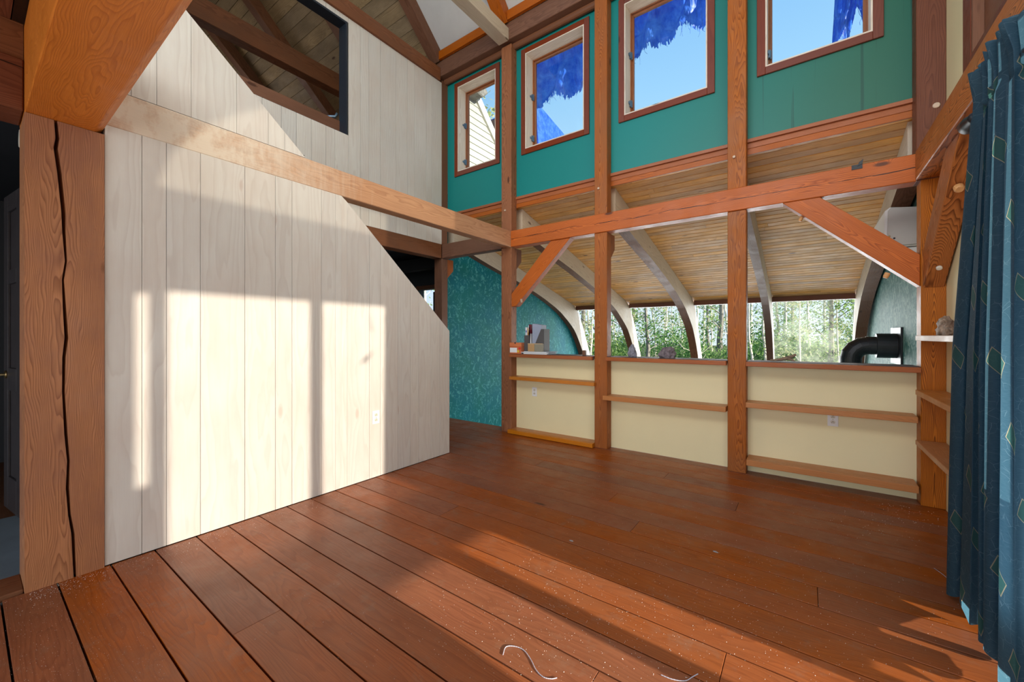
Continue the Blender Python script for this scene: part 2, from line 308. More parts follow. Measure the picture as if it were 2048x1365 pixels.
def tarp_mat():
    m = bpy.data.materials.new('blue_tarp'); m.use_nodes = True; t = m.node_tree; t.nodes.clear()
    o = t.nodes.new('ShaderNodeOutputMaterial'); pb = t.nodes.new('ShaderNodeBsdfPrincipled'); tr = t.nodes.new('ShaderNodeBsdfTranslucent')
    tcn = t.nodes.new('ShaderNodeTexCoord'); n = noise_(t, tcn.outputs['Object'], 9, 5, 0.7)
    c = mixc(t, mapr(t, n, 0.35, 0.7), (0.02, 0.12, 0.70), (0.10, 0.30, 0.90))
    L(t, c, pb.inputs['Base Color']); pb.inputs['Roughness'].default_value = 0.4
    L(t, c, tr.inputs[0]); mx = t.nodes.new('ShaderNodeMixShader'); mx.inputs[0].default_value = 0.55
    L(t, pb.outputs[0], mx.inputs[1]); L(t, tr.outputs[0], mx.inputs[2]); L(t, mx.outputs[0], o.inputs[0]); return m
M['tarp'] = tarp_mat()

# ------------------------------------------------------------------ mesh builder
class MB:
    def __init__(s): s.v = []; s.f = []; s.gc = []; s.br = []; s.mi = []; s.uv = None; s.smooth = False
    def _gcoff(s, seed=None):
        r = random.Random(seed) if seed is not None else random
        return (r.uniform(0, 40), r.uniform(-0.05, 0.05), r.uniform(0.02, 0.14) * r.choice((-1, 1)), r.random())
    def box(s, x0, x1, y0, y1, z0, z1, ax='x', off=None, mi=0, br=None, pith=None):
        off = off or s._gcoff(); c = ((x0 + x1) / 2, (y0 + y1) / 2, (z0 + z1) / 2)
        b = len(s.v)
        for x in (x0, x1):
            for y in (y0, y1):
                for z in (z0, z1):
                    s.v.append((x, y, z)); d = (x - c[0], y - c[1], z - c[2])
                    if pith is not None: g = {'x': (x, d[1], d[2]), 'y': (y, d[0], d[2]), 'z': (z, d[1], d[0])}[ax]; g = (g[0], g[1] + pith[0], g[2] + pith[1])
                    else:
                        g = {'x': (x + off[0], d[1] + off[1], d[2] + off[2]), 'y': (y + off[0], d[0] + off[1], d[2] + off[2]), 'z': (z + off[0], d[0] + off[1], d[1] + off[2])}[ax]
                    s.gc.append(g); s.br.append(off[3] if br is None else br)
        for q in ((0, 1, 3, 2), (4, 6, 7, 5), (0, 4, 5, 1), (2, 3, 7, 6), (0, 2, 6, 4), (1, 5, 7, 3)):
            s.f.append(tuple(b + i for i in q)); s.mi.append(mi)
        return s
    def prism(s, pts, ext, ax='z', off=None, mi=0, br=None, grain=None):
        """pts: 3-D outline (list of Vector), ext: extrusion Vector; grain = length direction"""
        off = off or s._gcoff(); b = len(s.v); n = len(pts); ext = Vector(ext)
        g = Vector(grain).normalized() if grain is not None else {'x': Vector((1, 0, 0)), 'y': Vector((0, 1, 0)), 'z': Vector((0, 0, 1))}[ax]
        e2 = ext.normalized()
        if abs(g.dot(e2)) > 0.9: e2 = (Vector(pts[1]) - Vector(pts[0])); e2 = (e2 - e2.dot(g) * g).normalized() if e2.length > 1e-6 else g.orthogonal().normalized()
        else: e2 = (e2 - e2.dot(g) * g).normalized()
        e3 = g.cross(e2); c = sum((Vector(p) for p in pts), Vector()) / n + ext / 2
        for k in (0, 1):
            for p in pts:
                q = Vector(p) + ext * k; s.v.append(tuple(q)); d = q - c
                s.gc.append((q.dot(g) + off[0], d.dot(e3) + off[1], d.dot(e2) + off[2])); s.br.append(off[3] if br is None else br)
        s.f.append(tuple(b + i for i in range(n))[::-1]); s.mi.append(mi)
        s.f.append(tuple(b + n + i for i in range(n))); s.mi.append(mi)
        for i in range(n):
            j = (i + 1) % n; s.f.append((b + i, b + j, b + n + j, b + n + i)); s.mi.append(mi)
        return s
    def bar(s, a, b_, up, w, h, off=None, mi=0, br=None):
        """square-cut timber from a to b_, width w across, depth h along up"""
        a = Vector(a); b_ = Vector(b_); d = (b_ - a).normalized(); up = Vector(up); up = (up - up.dot(d) * d).normalized(); sd_ = d.cross(up)
        pts = [a + sd_ * w / 2 + up * h / 2, a - sd_ * w / 2 + up * h / 2, a - sd_ * w / 2 - up * h / 2, a + sd_ * w / 2 - up * h / 2]
        off = off or s._gcoff(); n0 = len(s.v); c = a
        for k in (a, b_):
            for p in pts:
                q = p - a + k; s.v.append(tuple(q)); r = q - c
                s.gc.append((r.dot(d) + off[0], r.dot(sd_) + off[1], r.dot(up) + off[2])); s.br.append(off[3] if br is None else br)
        for q in ((3, 2, 1, 0), (4, 5, 6, 7), (0, 1, 5, 4), (1, 2, 6, 5), (2, 3, 7, 6), (3, 0, 4, 7)):
            s.f.append(tuple(n0 + i for i in q)); s.mi.append(mi)
        return s
    def tube(s, pts, rad, n=10, cap=True, mi=0, br=0.5):
        pts = [Vector(p) for p in pts]; rad = rad if isinstance(rad, (list, tuple)) else [rad] * len(pts)
        b0 = len(s.v); ref = Vector((0, 0, 1))
        r1 = None
        for i, p in enumerate(pts):
            d = (pts[min(i + 1, len(pts) - 1)] - pts[max(i - 1, 0)]).normalized()
            if r1 is None: r1 = d.cross(Vector((0.3, 1, 0.2)) if abs(d.y) < 0.9 else Vector((1, 0.2, 0))).normalized()
            else: r1 = (r1 - r1.dot(d) * d).normalized()
            r2 = d.cross(r1)
            for k in range(n):
                a = 2 * math.pi * k / n; q = p + (r1 * math.cos(a) + r2 * math.sin(a)) * rad[i]
                s.v.append(tuple(q)); s.gc.append((i * 0.1, 0.02 * math.cos(a), 0.02 * math.sin(a))); s.br.append(br)
        for i in range(len(pts) - 1):
            for k in range(n):
                k2 = (k + 1) % n; a = b0 + i * n; s.f.append((a + k, a + k2, a + n + k2, a + n + k)); s.mi.append(mi)
        if cap:
            s.f.append(tuple(b0 + k for k in range(n))[::-1]); s.mi.append(mi)
            s.f.append(tuple(b0 + (len(pts) - 1) * n + k for k in range(n))); s.mi.append(mi)
        return s
    def build(s, name, mat, parent=None, bevel=0.0, seg=1, smooth=None, origin=None):
        me = bpy.data.meshes.new(name)
        if origin is None:
            xs = [p[0] for p in s.v]; ys = [p[1] for p in s.v]; zs = [p[2] for p in s.v]
            origin = Vector(((min(xs) + max(xs)) / 2, (min(ys) + max(ys)) / 2, min(zs)))
        origin = Vector(origin)
        me.from_pydata([tuple(Vector(p) - origin) for p in s.v], [], s.f)
        for mm in (mat if isinstance(mat, (list, tuple)) else [mat]): me.materials.append(mm)
        me.polygons.foreach_set('material_index', s.mi)
        a = me.attributes.new('gc', 'FLOAT_VECTOR', 'POINT'); a.data.foreach_set('vector', [c for g in s.gc for c in g])
        a = me.attributes.new('br', 'FLOAT', 'POINT'); a.data.foreach_set('value', s.br)
        if s.uv:
            u = me.uv_layers.new(name='cloth')
            for lp in me.loops: u.data[lp.index].uv = s.uv[lp.vertex_index]
        if smooth if smooth is not None else s.smooth: me.polygons.foreach_set('use_smooth', [True] * len(me.polygons))
        bm = bmesh.new(); bm.from_mesh(me); bmesh.ops.recalc_face_normals(bm, faces=bm.faces); bm.to_mesh(me); bm.free()
        me.update()
        o = bpy.data.objects.new(name, me); COL.objects.link(o)
        if parent is not None: o.parent = parent; o.location = origin - Vector(parent.location)
        else: o.location = origin
        if bevel:
            md = o.modifiers.new('edge', 'BEVEL'); md.width = bevel; md.segments = seg; md.limit_method = 'ANGLE'; md.harden_normals = False
        return o

def tag(o, label, cat, group=None, kind=None):
    o['label'] = label; o['category'] = cat
    if group: o['group'] = group
    if kind: o['kind'] = kind
    return o
def struct(o, label=None):
    o['kind'] = 'structure'
    if label: o['label'] = label
    return o
def empty(name, loc, label=None, cat=None, group=None):
    o = bpy.data.objects.new(name, None); COL.objects.link(o); o.location = loc; o.empty_display_size = 0.1
    if label: tag(o, label, cat, group)
    return o

# ------------------------------------------------------------------ main dimensions
XL, XF, XR, YB = -3.06, -4.33, 0.82, 4.30     # stair wall, far wall beyond the stair, right wall, back wall
ZB0, ZB1 = 2.395, 2.60                         # tie beams
ROOF_Z, ROOF_M = 5.40, 0.93                    # main roof underside at Y = 4.16 and its pitch
def roof_z(y): return ROOF_Z + (4.16 - y) * ROOF_M

# ------------------------------------------------------------------ floor
mb = MB()
seams = [-3.2, -3.0, -2.8, -2.6, -2.4, -2.2, -2.0, -1.8, -1.6, -1.4, -1.2, -1.02, -0.83, -0.64, -0.45, -0.26, -0.08, 0.11, 0.286, 0.481, 0.665, 0.862, 1.034, 1.217, 1.403, 1.58, 1.779, 1.953, 2.158, 2.328,
         2.51, 2.69, 2.88, 3.07, 3.25, 3.44, 3.62, 3.80, 3.98, 4.16, 4.38]
joints = {20: [-1.93], 25: [-0.25], 27: [-2.05], 29: [0.05], 32: [-1.2], 23: [-0.62], 34: [-2.1, -0.4], 36: [-1.0], 30: [-0.9]}
for i in range(len(seams) - 1):
    x0 = -3.06 if seams[i] < 2.9 else -4.45
    x1 = XR
    y1 = min(seams[i + 1], 4.38)
    xs = [x0] + sorted(joints.get(i, [])) + [x1]
    for k in range(len(xs) - 1):
        if seams[i + 1] > 4.31:                       # last board: runs to the edge over the sunroom at the left only
            mb.box(-4.45, -3.23, seams[i] + 0.002, 4.38, -0.03, 0.0, 'x'); mb.box(-3.23, x1, seams[i] + 0.002, 4.30, -0.03, 0.0, 'x'); continue
        mb.box(xs[k] + 0.001, xs[k + 1] - 0.001, seams[i] + 0.0036, y1 - 0.0036, -0.03, 0.0, 'x')
mb.box(-4.45, XR, -3.2, 4.30, -0.2, -0.03, 'x', mi=1)
mb.box(-4.45, -3.23, 4.30, 4.38, -0.2, -0.03, 'x', mi=0)
fl_o = struct(mb.build('floor', [M['floor'], M['gap']], bevel=0.0015, origin=(0, 0, 0)), 'wide reddish-brown oiled plank floor with dark seams')
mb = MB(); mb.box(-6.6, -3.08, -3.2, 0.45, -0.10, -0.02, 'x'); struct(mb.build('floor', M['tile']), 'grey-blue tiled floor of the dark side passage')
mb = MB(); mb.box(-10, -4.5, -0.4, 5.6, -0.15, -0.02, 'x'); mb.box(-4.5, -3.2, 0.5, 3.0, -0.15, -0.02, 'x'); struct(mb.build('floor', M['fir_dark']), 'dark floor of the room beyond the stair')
mb = MB(); mb.box(-4.45, 0.9, 4.5, 9.6, -1.15, -1.0, 'x'); struct(mb.build('floor', M['tile']), 'lower floor of the sunroom')

# ------------------------------------------------------------------ stair wall (left) of pickled boards
def strip(mb, x, ya, yb, z0, ztop, th, g=0.0010, br=None):
    pts = [Vector((x, ya + g, z0)), Vector((x, yb - g, z0)), Vector((x, yb - g, ztop(yb - g))), Vector((x, ya + g, ztop(ya + g)))]
    mb.prism(pts, (-th, 0, 0), 'z')
diag_lo = lambda y: min(ZB0, 2.403 - (y - 1.831) * 0.8925)
diag_up = lambda y: 2.602 + (1.542 - y) * 0.885
low_seams = [0.456, 0.608, 0.717, 0.883, 1.13, 1.324, 1.439, 1.663, 1.779, 1.831, 1.88, 2.092, 2.204, 2.395, 2.539, 2.644, 2.803, 2.923, 3.066]
mb = MB()
for i in range(len(low_seams) - 1):
    ya, yb = low_seams[i], low_seams[i + 1]
    if abs(ya - 1.831) < 1e-6 or abs(yb - 1.831) < 1e-6:
        strip(mb, XL, ya, yb, 0.004, diag_lo, 0.02, 0.0)
    else: strip(mb, XL, ya, yb, 0.004, diag_lo, 0.02)
core = [Vector((XL - 0.0205, 0.456, 0.004)), Vector((XL - 0.0205, 3.064, 0.004)), Vector((XL - 0.0205, 3.064, diag_lo(3.064) - 0.002)), Vector((XL - 0.0205, 1.84, ZB0 - 0.002)), Vector((XL - 0.0205, 0.456, ZB0 - 0.002))]
mb.prism(core, (-0.10, 0, 0), 'z', mi=1)
struct(mb.build('wall_left', [M['pickled'], M['pickled']], bevel=0.0012), 'whitewashed vertical board wall with a slanted top along the stair')
mb = MB(); us = [0.456, 0.564, 0.674, 0.837, 1.083, 1.278, 1.389, 1.541]
for i in range(len(us) - 1): strip(mb, XL - 0.006, us[i], us[i + 1], ZB1 + 0.004, diag_up, 0.02)
mb.prism([Vector((XL - 0.0265, 0.456, ZB1 + 0.004)), Vector((XL - 0.0265, 1.535, ZB1 + 0.004)), Vector((XL - 0.0265, 0.456, diag_up(0.456) - 0.002))], (-0.08, 0, 0), 'z', mi=1)
struct(mb.build('wall_left_upper', [M['pickled'], M['pickled']], bevel=0.0012), 'whitewashed board wall above the beam cut to a sloping edge')
# far wall beyond the stair, with the opening into the attic
fs = [0.30, 0.52, 0.72, 0.95, 1.15, 1.33, 1.55, 1.75, 1.93, 2.08, 2.241, 2.404, 2.511, 2.679, 2.836, 2.953, 3.116, 3.357, 3.545, 3.666, 3.878, 3.986, 4.178]
OP_Y, OP_Z0, OP_Z1 = 2.666, 3.605, 4.925
mb = MB()
for i in range(len(fs) - 1):
    ya, yb = fs[i], fs[i + 1]
    if yb <= 2.68:
        mb.box(XF - 0.02, XF, ya + .0016, min(yb, OP_Y + 0.013) - .0016, ZB1, OP_Z0, 'z'); mb.box(XF - 0.02, XF, ya + .0016, min(yb, OP_Y + 0.013) - .0016, OP_Z1, 4.985, 'z')
    else: mb.box(XF - 0.02, XF, ya + .0016, yb - .0016, ZB1, 4.985, 'z')
for (a, b_, c_, d_) in ((0.3, 4.178, ZB1, OP_Z0), (OP_Y, 4.178, OP_Z0, OP_Z1), (0.3, 4.178, OP_Z1, 4.985)):
    mb.box(XF - 0.10, XF - 0.0205, a, b_, c_, d_, 'z', mi=1)
wf = struct(mb.build('wall_far_left', [M['pickled'], M['gap']], bevel=0.0012), 'whitewashed board wall beyond the stair with a square opening to the attic')
mb = MB(); mb.box(XF - 0.14, XF + 0.004, OP_Y - 0.022, OP_Y, OP_Z0, OP_Z1, 'z'); mb.box(XF - 0.14, XF + 0.004, 0.3, OP_Y - 0.022, OP_Z1 - 0.022, OP_Z1, 'y')
mb.box(XF - 0.14, XF - 0.02, 0.3, OP_Y - 0.022, OP_Z0, OP_Z0 + 0.012, 'y')
mb.build('opening_trim', M['opening_trim'], wf)

# ------------------------------------------------------------------ back wall: cream half wall, teal clerestory, openings
mb = MB(); mb.box(-3.22, XR, YB, YB + 0.10, 0.0, 0.99)
wb_o = struct(mb.build('wall_back', M['cream']), 'low cream half wall between the posts')
WIN = {1: (-4.108, -3.401, 3.655, 4.893), 2: (-2.912, -2.085, 3.662, 4.893), 3: (-1.600, -0.769, 3.670, 4.893), 4: (-0.288, 0.438, 3.683, 4.893)}
CW = 0.066
mb = MB(); zt, zb_ = 5.03, 3.05
xs = [XF]
for k in (1, 2, 3, 4):
    a, b_, c_, d_ = WIN[k]; mb.box(xs[-1], a, YB, YB + 0.22, zb_, zt); mb.box(a, b_, YB, YB + 0.22, zb_, c_); mb.box(a, b_, YB, YB + 0.22, d_, zt); xs.append(b_)
mb.box(xs[-1], XR, YB, YB + 0.22, zb_, zt)
struct(mb.build('wall_back_upper', M['teal']), 'teal green painted clerestory wall with four windows')
mb = MB(); mb.box(XF, XR, YB - 0.022, YB, 3.035, 3.068, 'x'); mb.box(XF, XR, YB, YB + 0.06, 2.985, 3.048, 'x'); mb.box(XF, XR, YB + 0.0, YB + 0.02, 2.93, 2.983, 'x')
struct(mb.build('trim_1', M['fir'], bevel=0.002), 'orange wood trim under the teal wall')

def casement(k, hinge='left', open_right=False):
    x0, x1, z0, z1 = WIN[k]
    w_ = empty('window_%d' % k, ((x0 + x1) / 2, YB, z0)); struct(w_, 'red framed casement window %s in the teal wall' % {1: 'nearest the left corner', 2: 'between the first two posts', 3: 'with the widest view of sky', 4: 'at the right end'}[k])
    mb = MB(); c = CW
    mb.box(x0 - c, x0, YB - 0.02, YB, z0 - c, z1 + c, 'z'); mb.box(x1, x1 + c, YB - 0.02, YB, z0 - c, z1 + c, 'z')
    mb.box(x0, x1, YB - 0.02, YB, z0 - c, z0, 'x'); mb.box(x0, x1, YB - 0.02, YB, z1, z1 + c, 'x')
    mb.build('window_frame', M['casing'], w_, bevel=0.003)
    mb = MB(); j = 0.012
    mb.box(x0, x0 + j, YB - 0.018, YB + 0.14, z0, z1, 'z'); mb.box(x1 - j, x1, YB - 0.018, YB + 0.14, z0, z1, 'z'); mb.box(x0 + j, x1 - j, YB - 0.018, YB + 0.14, z1 - j, z1, 'x'); mb.box(x0 + j, x1 - j, YB - 0.018, YB + 0.14, z0, z0 + j, 'x')
    mb.build('jamb_liner', M['jamb'], w_)
    mb = MB()
    for (d, y0, y1) in ((0.022, 0.14, 0.165), (0.042, 0.165, 0.20)):
        mb.box(x0, x0 + d, YB + y0, YB + y1, z0, z1, 'z'); mb.box(x1 - d, x1, YB + y0, YB + y1, z0, z1, 'z')
        mb.box(x0 + d, x1 - d, YB + y0, YB + y1, z1 - d, z1, 'x'); mb.box(x0 + d, x1 - d, YB + y0, YB + y1, z0, z0 + d, 'x')
    sa = mb.build('sash', M['sash'], w_, bevel=0.003)
    mb = MB(); mb.box(x0 + 0.042, x1 - 0.042, YB + 0.175, YB + 0.181, z0 + 0.042, z1 - 0.042); mb.build('glass_pane', M['glass'], w_)
    for zz in ((z0 + 0.18, z0 + 0.72) if k != 4 else (z0 + 0.18,)):
        mb = MB(); mb.box(x0 + 0.012, x0 + 0.030, YB + 0.105, YB + 0.14, zz - 0.035, zz + 0.035); mb.box(x0 + 0.012, x0 + 0.020, YB + 0.075, YB + 0.135, zz - 0.012, zz + 0.012); mb.tube([(x0 + 0.034, YB + 0.132, zz - 0.04), (x0 + 0.034, YB + 0.132, zz + 0.04)], 0.006, 8)
        mb.build('hinge', M['steel'], w_)
    if k == 4:
        mb = MB(); mb.prism([Vector((0.30, YB + 0.13, z0 + 0.012)), Vector((0.325, YB + 0.13, z0 + 0.012)), Vector((0.335, YB + 0.13, z0 + 0.07)), Vector((0.318, YB + 0.13, z0 + 0.075))], (0, 0.012, 0)); mb.build('latch', M['dark'], w_)
for k in (1, 2, 3, 4): casement(k)

# ------------------------------------------------------------------ timber frame
def peg(parent, loc, d=(0, -1, 0), r=0.013, l=0.018, mat='peg_pale', wedge=False):
    loc = Vector(loc); d = Vector(d); mb = MB()
    if wedge:                                     # half-round peg end cut flat below
        mb.tube([loc, loc + d * l * 0.6, loc + d * l], [r, r, r * 0.8], 12)
    else: mb.tube([loc - d * 0.004, loc + d * l * 0.7, loc + d * l], [r, r, r * 0.75], 12)
    return mb.build('peg', M[mat], parent, smooth=False)

def post(name, x0, x1, y0, y1, spans, mat, label, off=None, group=None):
    mb = MB(); off = off or mb._gcoff()
    for (a, b_) in spans: mb.box(x0, x1, y0, y1, a, b_, 'z', off=off)
    return tag(mb.build(name, mat, bevel=0.004), label, 'post', group)
PO = (3.0, -0.02, 0.02, 0.4)
pA = post('timber_post', -3.22, XL, 4.18, YB, [(0, ZB0), (ZB1, 5.03)], M['fir_post'], 'tall square post where the long beam from the stair wall meets the back beam')
pB = post('timber_post', -1.905, -1.757, 4.18, YB, [(0, ZB0), (ZB1, 5.03)], M['fir_post'], 'tall square post between the ledge with boxes and the ledge with two stones')
pC = post('timber_post', -0.578, -0.428, 4.18, YB, [(0, ZB0), (ZB1, 5.03)], M['fir_post'], 'tall square post left of the electric socket, nearest the middle of the right half')
pD = post('timber_post', 0.690, XR, 4.155, YB, [(0, ZB0)], M['fir_bold'], 'corner post with bold grain beside the right wall shelves')
mb = MB(); mb.box(0.665, XR, 4.155, YB, ZB1, 5.03, 'z'); mb.box(0.665, XR, 4.155, YB, ZB0 - 0.001, ZB1, 'z'); mb.build('upper_post', M['fir_deep'], pD, bevel=0.004)
pE = post('timber_post', -4.49, XF, 4.18, YB, [(0, ZB0)], M['fir_dark'], 'dark lower post beyond the stair wall at the far left corner')
mb = MB(); mb.box(-4.45, XF + 0.0, 4.18, YB, ZB1, 5.03, 'z'); mb.build('upper_post', M['fir_dark'], pE, bevel=0.004)
peg(pA, (-3.154, 4.18, 2.884)); peg(pB, (-1.852, 4.18, 2.889)); peg(pC, (-0.524, 4.18, 2.890)); peg(pD, (0.768, 4.155, 2.916), r=0.02, l=0.012)
peg(pD, (0.752, 4.155, 1.737), r=0.018, l=0.01, mat='dark')
# corbels behind the posts
for (p, x0, x1, nm, m_) in ((pA, -3.20, -3.08, 'corbel', 'fir_dark'), (pB, -1.89, -1.77, 'corbel', 'fir_post'), (pC, -0.563, -0.443, 'corbel', 'fir_post'), (pE, -4.47, -4.35, 'corbel', 'fir')):
    mb = MB(); mb.prism([Vector((x0, YB + 0.001, 2.10)), Vector((x0, YB + 0.14, 2.24)), Vector((x0, YB + 0.14, 2.40)), Vector((x0, YB + 0.001, 2.40))], (x1 - x0, 0, 0), 'z'); mb.build(nm, M[m_], p, bevel=0.003)
# dark jamb post of the half wall end, beside post A
mb = MB(); mb.box(-3.34, -3.225, 4.335, 4.40, 0, ZB0 + 0.02, 'z'); tag(mb.build('timber_post', M['header'], bevel=0.002), 'thin dark post standing behind the corner post at the drop to the sunroom', 'post')

def beam(x0, x1, y0, y1, z0, z1, ax, mat, label, bevel=0.005, off=None, name='timber_beam', pith=None):
    mb = MB(); mb.box(x0, x1, y0, y1, z0, z1, ax, off=off, pith=pith); return tag(mb.build(name, mat, bevel=bevel), label, 'beam')
CH = (3.0, 0.0, 0.0, 0.6)
bb = beam(XL, 0.688, 4.165, YB, ZB0, ZB1, 'x', M['fir_check'], 'long orange horizontal beam crossing in front of the back posts', pith=(0.03, 0.0))
mb = MB(); mb.box(0.30, 0.365, 4.160, 4.165, 2.565, 2.60); mb.prism([Vector((0.335, 4.155, 2.585)), Vector((0.365, 4.155, 2.60)), Vector((0.37, 4.155, 2.635)), Vector((0.345, 4.155, 2.615))], (0, 0.008, 0)); mb.build('black_bracket', M['black_metal'], bb)['label'] = 'small black metal latch bracket'
bl = beam(-3.18, XL, 0.456, 4.178, ZB0, ZB1, 'y', M['fir_wash'], 'long horizontal beam along the stair wall, whitewash smeared on its near half', pith=(0.05, -0.03))
beam(XF, -3.222, 4.18, YB, ZB0, ZB1, 'x', M['fir_dark'], 'short dark beam joining the far left post to the corner post')
beam(-4.49, XF, 1.0, 4.178, ZB0, ZB1, 'y', M['fir_dark'], 'brown beam under the far board wall beyond the stair')
beam(-4.45, -4.30, 0.0, 4.128, 4.987, 5.17, 'y', M['fir_dark'], 'brown top plate along the top of the far board wall')
mb = MB(); mb.box(-4.45, XR, 4.13, YB, 5.05, 5.27, 'x'); cpl = tag(mb.build('timber_beam', M['fir_dark'], bevel=0.006), 'thick top plate above the clerestory windows', 'beam')
mb = MB(); mb.tube([(XF, 4.26, 5.03), (XR, 4.26, 5.03)], 0.042, 12); mb.build('rounded_trim', M['fir_dark'], cpl)
mb = MB(); mb.box(-4.30, XR, 4.09, 4.13, 5.272, 5.39, 'x'); mb.build('top_board', M['fir'], cpl)
beam(-3.22, XL, 0.3, 4.128, 5.03, 5.19, 'y', M['rib'], 'pale weathered tie beam running from the clerestory toward the room', off=(2, 0.03, 0.1, 0.2))
# right wall beam and its brace
br_o = beam(0.66, XR - 0.001, -0.6, 4.153, ZB0 + 0.005, ZB1 + 0.01, 'y', M['fir_bold'], 'long beam along the right wall rising out of the picture above the curtain', pith=(0.04, -0.02))
# big orange loft beam and post at the left
def big_post():
    e = empty('timber_post', (-3.19, 0.32, 0), 'massive square fir post with a long black crack beside the white wall', 'post')
    cr_px = [(111.5, 236), (115, 277), (111.5, 296), (119, 346), (127, 423), (128, 465), (132, 523), (126, 560), (129, 615), (133, 677), (128, 715), (127, 785), (132, 869), (137, 923), (135, 977), (139, 1030), (146, 1069), (150, 1170)]
    wd = [0.006, 0.007, 0.008, 0.008, 0.008, 0.006, 0.004, 0.004, 0.006, 0.007, 0.006, 0.005, 0.006, 0.005, 0.006, 0.005, 0.006, 0.005]
    c = [(onX(px, py, -3.05).y, onX(px, py, -3.05).z, w_) for (px, py), w_ in zip(cr_px, wd)]
    c[0] = (c[0][0], 2.335, c[0][2]); c[-1] = (c[-1][0], 0.0, c[-1][2])
    off = (3.0, 0.03, 0.02, 0.6)
    mb = MB(); y0, y1 = 0.180, 0.4545; cc = Vector((-3.19, 0.317, 1.2))
    def gcv(q): return (q.z + off[0], (q.y - cc.y) + 0.03, (q.x - cc.x) * 0.6 - 0.03)
    def quad(a, b_, c_, d_):
        n = len(mb.v)
        for q in (a, b_, c_, d_): mb.v.append(tuple(q)); mb.gc.append(gcv(q)); mb.br.append(0.6)
        mb.f.append((n, n + 1, n + 2, n + 3)); mb.mi.append(0)
    xf, xb = -3.05, -3.13
    for (ya, za, wa), (yb, zb2, wb2) in zip(c[:-1], c[1:]):
        quad(Vector((xf, y0, za)), Vector((xf, ya - wa, za)), Vector((xf, yb - wb2, zb2)), Vector((xf, y0, zb2)))
        quad(Vector((xf, ya + wa, za)), Vector((xf, y1, za)), Vector((xf, y1, zb2)), Vector((xf, yb + wb2, zb2)))
        quad(Vector((xf, ya - wa, za)), Vector((xb, ya, za)), Vector((xb, yb, zb2)), Vector((xf, yb - wb2, zb2)))
        quad(Vector((xf, ya + wa, za)), Vector((xb, ya, za)), Vector((xb, yb, zb2)), Vector((xf, yb + wb2, zb2)))
        quad(Vector((xf, y0, za)), Vector((xf, y0, zb2)), Vector((-3.33, y0, zb2)), Vector((-3.33, y0, za)))
        quad(Vector((xf, y1, za)), Vector((xf, y1, zb2)), Vector((-3.33, y1, zb2)), Vector((-3.33, y1, za)))
        quad(Vector((-3.33, y0, za)), Vector((-3.33, y0, zb2)), Vector((-3.33, y1, zb2)), Vector((-3.33, y1, za)))
    me_o = mb.build('shaft', M['fir_big'], e)
    return e
big_post()
def loft_beam():
    mb = MB(); y0, y1, z0, z1 = 0.180, 0.4545, 2.337, 2.76
    # heavy beam over the camera: chamfered lower edge towards the room
    prof = [(y0, z0), (y1 - 0.035, z0), (y1 - 0.0, z0 + 0.03), (y1, z1), (y0, z1)]
    mb.prism([Vector((-3.33, a, b_)) for a, b_ in prof], (4.14, 0, 0), 'x', off=(1.0, 0.04, 0.02, 0.7))
    return tag(mb.build('timber_beam', M['fir_orange'], bevel=0.004), 'heavy orange beam overhead at the left resting on the cracked post', 'beam')
loft_beam()
beam(-3.30, -3.06, -3.1, 0.178, 2.341, 2.59, 'y', M['fir_deep'], 'dark beam over the side passage left of the cracked post')
mb = MB()
y = -3.1
while y < 0.17:
    mb.box(-3.3, 0.64, y + 0.002, y + 0.178, 2.77, 2.80, 'x'); y += 0.18
mb.box(-3.3, XR - 0.001, -3.1, 0.45, 2.802, 2.84, 'x', mi=1)
struct(mb.build('ceiling', [M['fir_deep'], M['gap']]), 'boards under the loft over the camera')
for yy in (-0.95, -2.1): beam(-3.05, 0.655, yy - 0.06, yy + 0.06, 2.60, 2.768, 'x', M['fir_dark'], 'loft joist behind the viewer')

mb = MB(); mb.box(-3.30, -3.08, -3.1, 0.178, 2.592, 2.768, 'y'); struct(mb.build('trim_6', M['fir_dark']), 'dark board above the passage beam')
# ------------------------------------------------------------------ knee braces
def brace(a, b_, up, w_, h, mat, label, ends=None, off=None):
    mb = MB(); mb.bar(a, b_, up, w_, h, off=off); return tag(mb.build('knee_brace', mat, bevel=0.003), label, 'brace')
def brace_xz(pts, y0, y1, mat, label, grain, pegs=()):
    mb = MB(); mb.prism([Vector((x, y0, z)) for x, z in pts], (0, y1 - y0, 0), grain=grain, off=(2.0, 0.0, 0.03, 0.6)); o = tag(mb.build('knee_brace', mat, bevel=0.003), label, 'brace')
    for p in pegs: peg(o, *p)
    return o
brace_xz([(XL, 1.79), (XL, 1.625), (-2.99, 1.63), (-2.21, ZB0), (-2.475, ZB0)], 4.185, 4.285, M['fir_check'], 'knee brace rising from the left corner post to the long back beam', Vector((0.8, 0, 0.65)), [((-2.905, 4.185, 1.705), (0.5, -0.6, -0.6), 0.014, 0.05, 'peg_pale')])
brace_xz([(0.689, 1.85), (0.689, 1.615), (-0.155, ZB0), (0.10, ZB0)], 4.175, 4.285, M['fir_check'], 'long knee brace rising leftward from the right corner post to the back beam', Vector((-0.85, 0, 0.78)), [((-0.02, 4.25, 2.27), (-0.3, 0, -0.7), 0.014, 0.05, 'peg'), ((0.52, 4.24, 1.735), (-0.3, 0, -0.7), 0.018, 0.05, 'peg')])
mb = MB(); mb.prism([Vector((0.70, 4.153, 1.60)), Vector((0.70, 4.153, 1.87)), Vector((0.70, 3.58, ZB0 + 0.004)), Vector((0.70, 3.28, ZB0 + 0.004))], (0.11, 0, 0), grain=Vector((0, -0.6, 0.66)), off=(4.0, 0.0, 0.02, 0.5))
wbk = tag(mb.build('knee_brace', M['fir_bold'], bevel=0.006), 'broad knee brace with bold cathedral grain on the right wall', 'brace')
dn = Vector((0, -0.66, -0.62)).normalized()
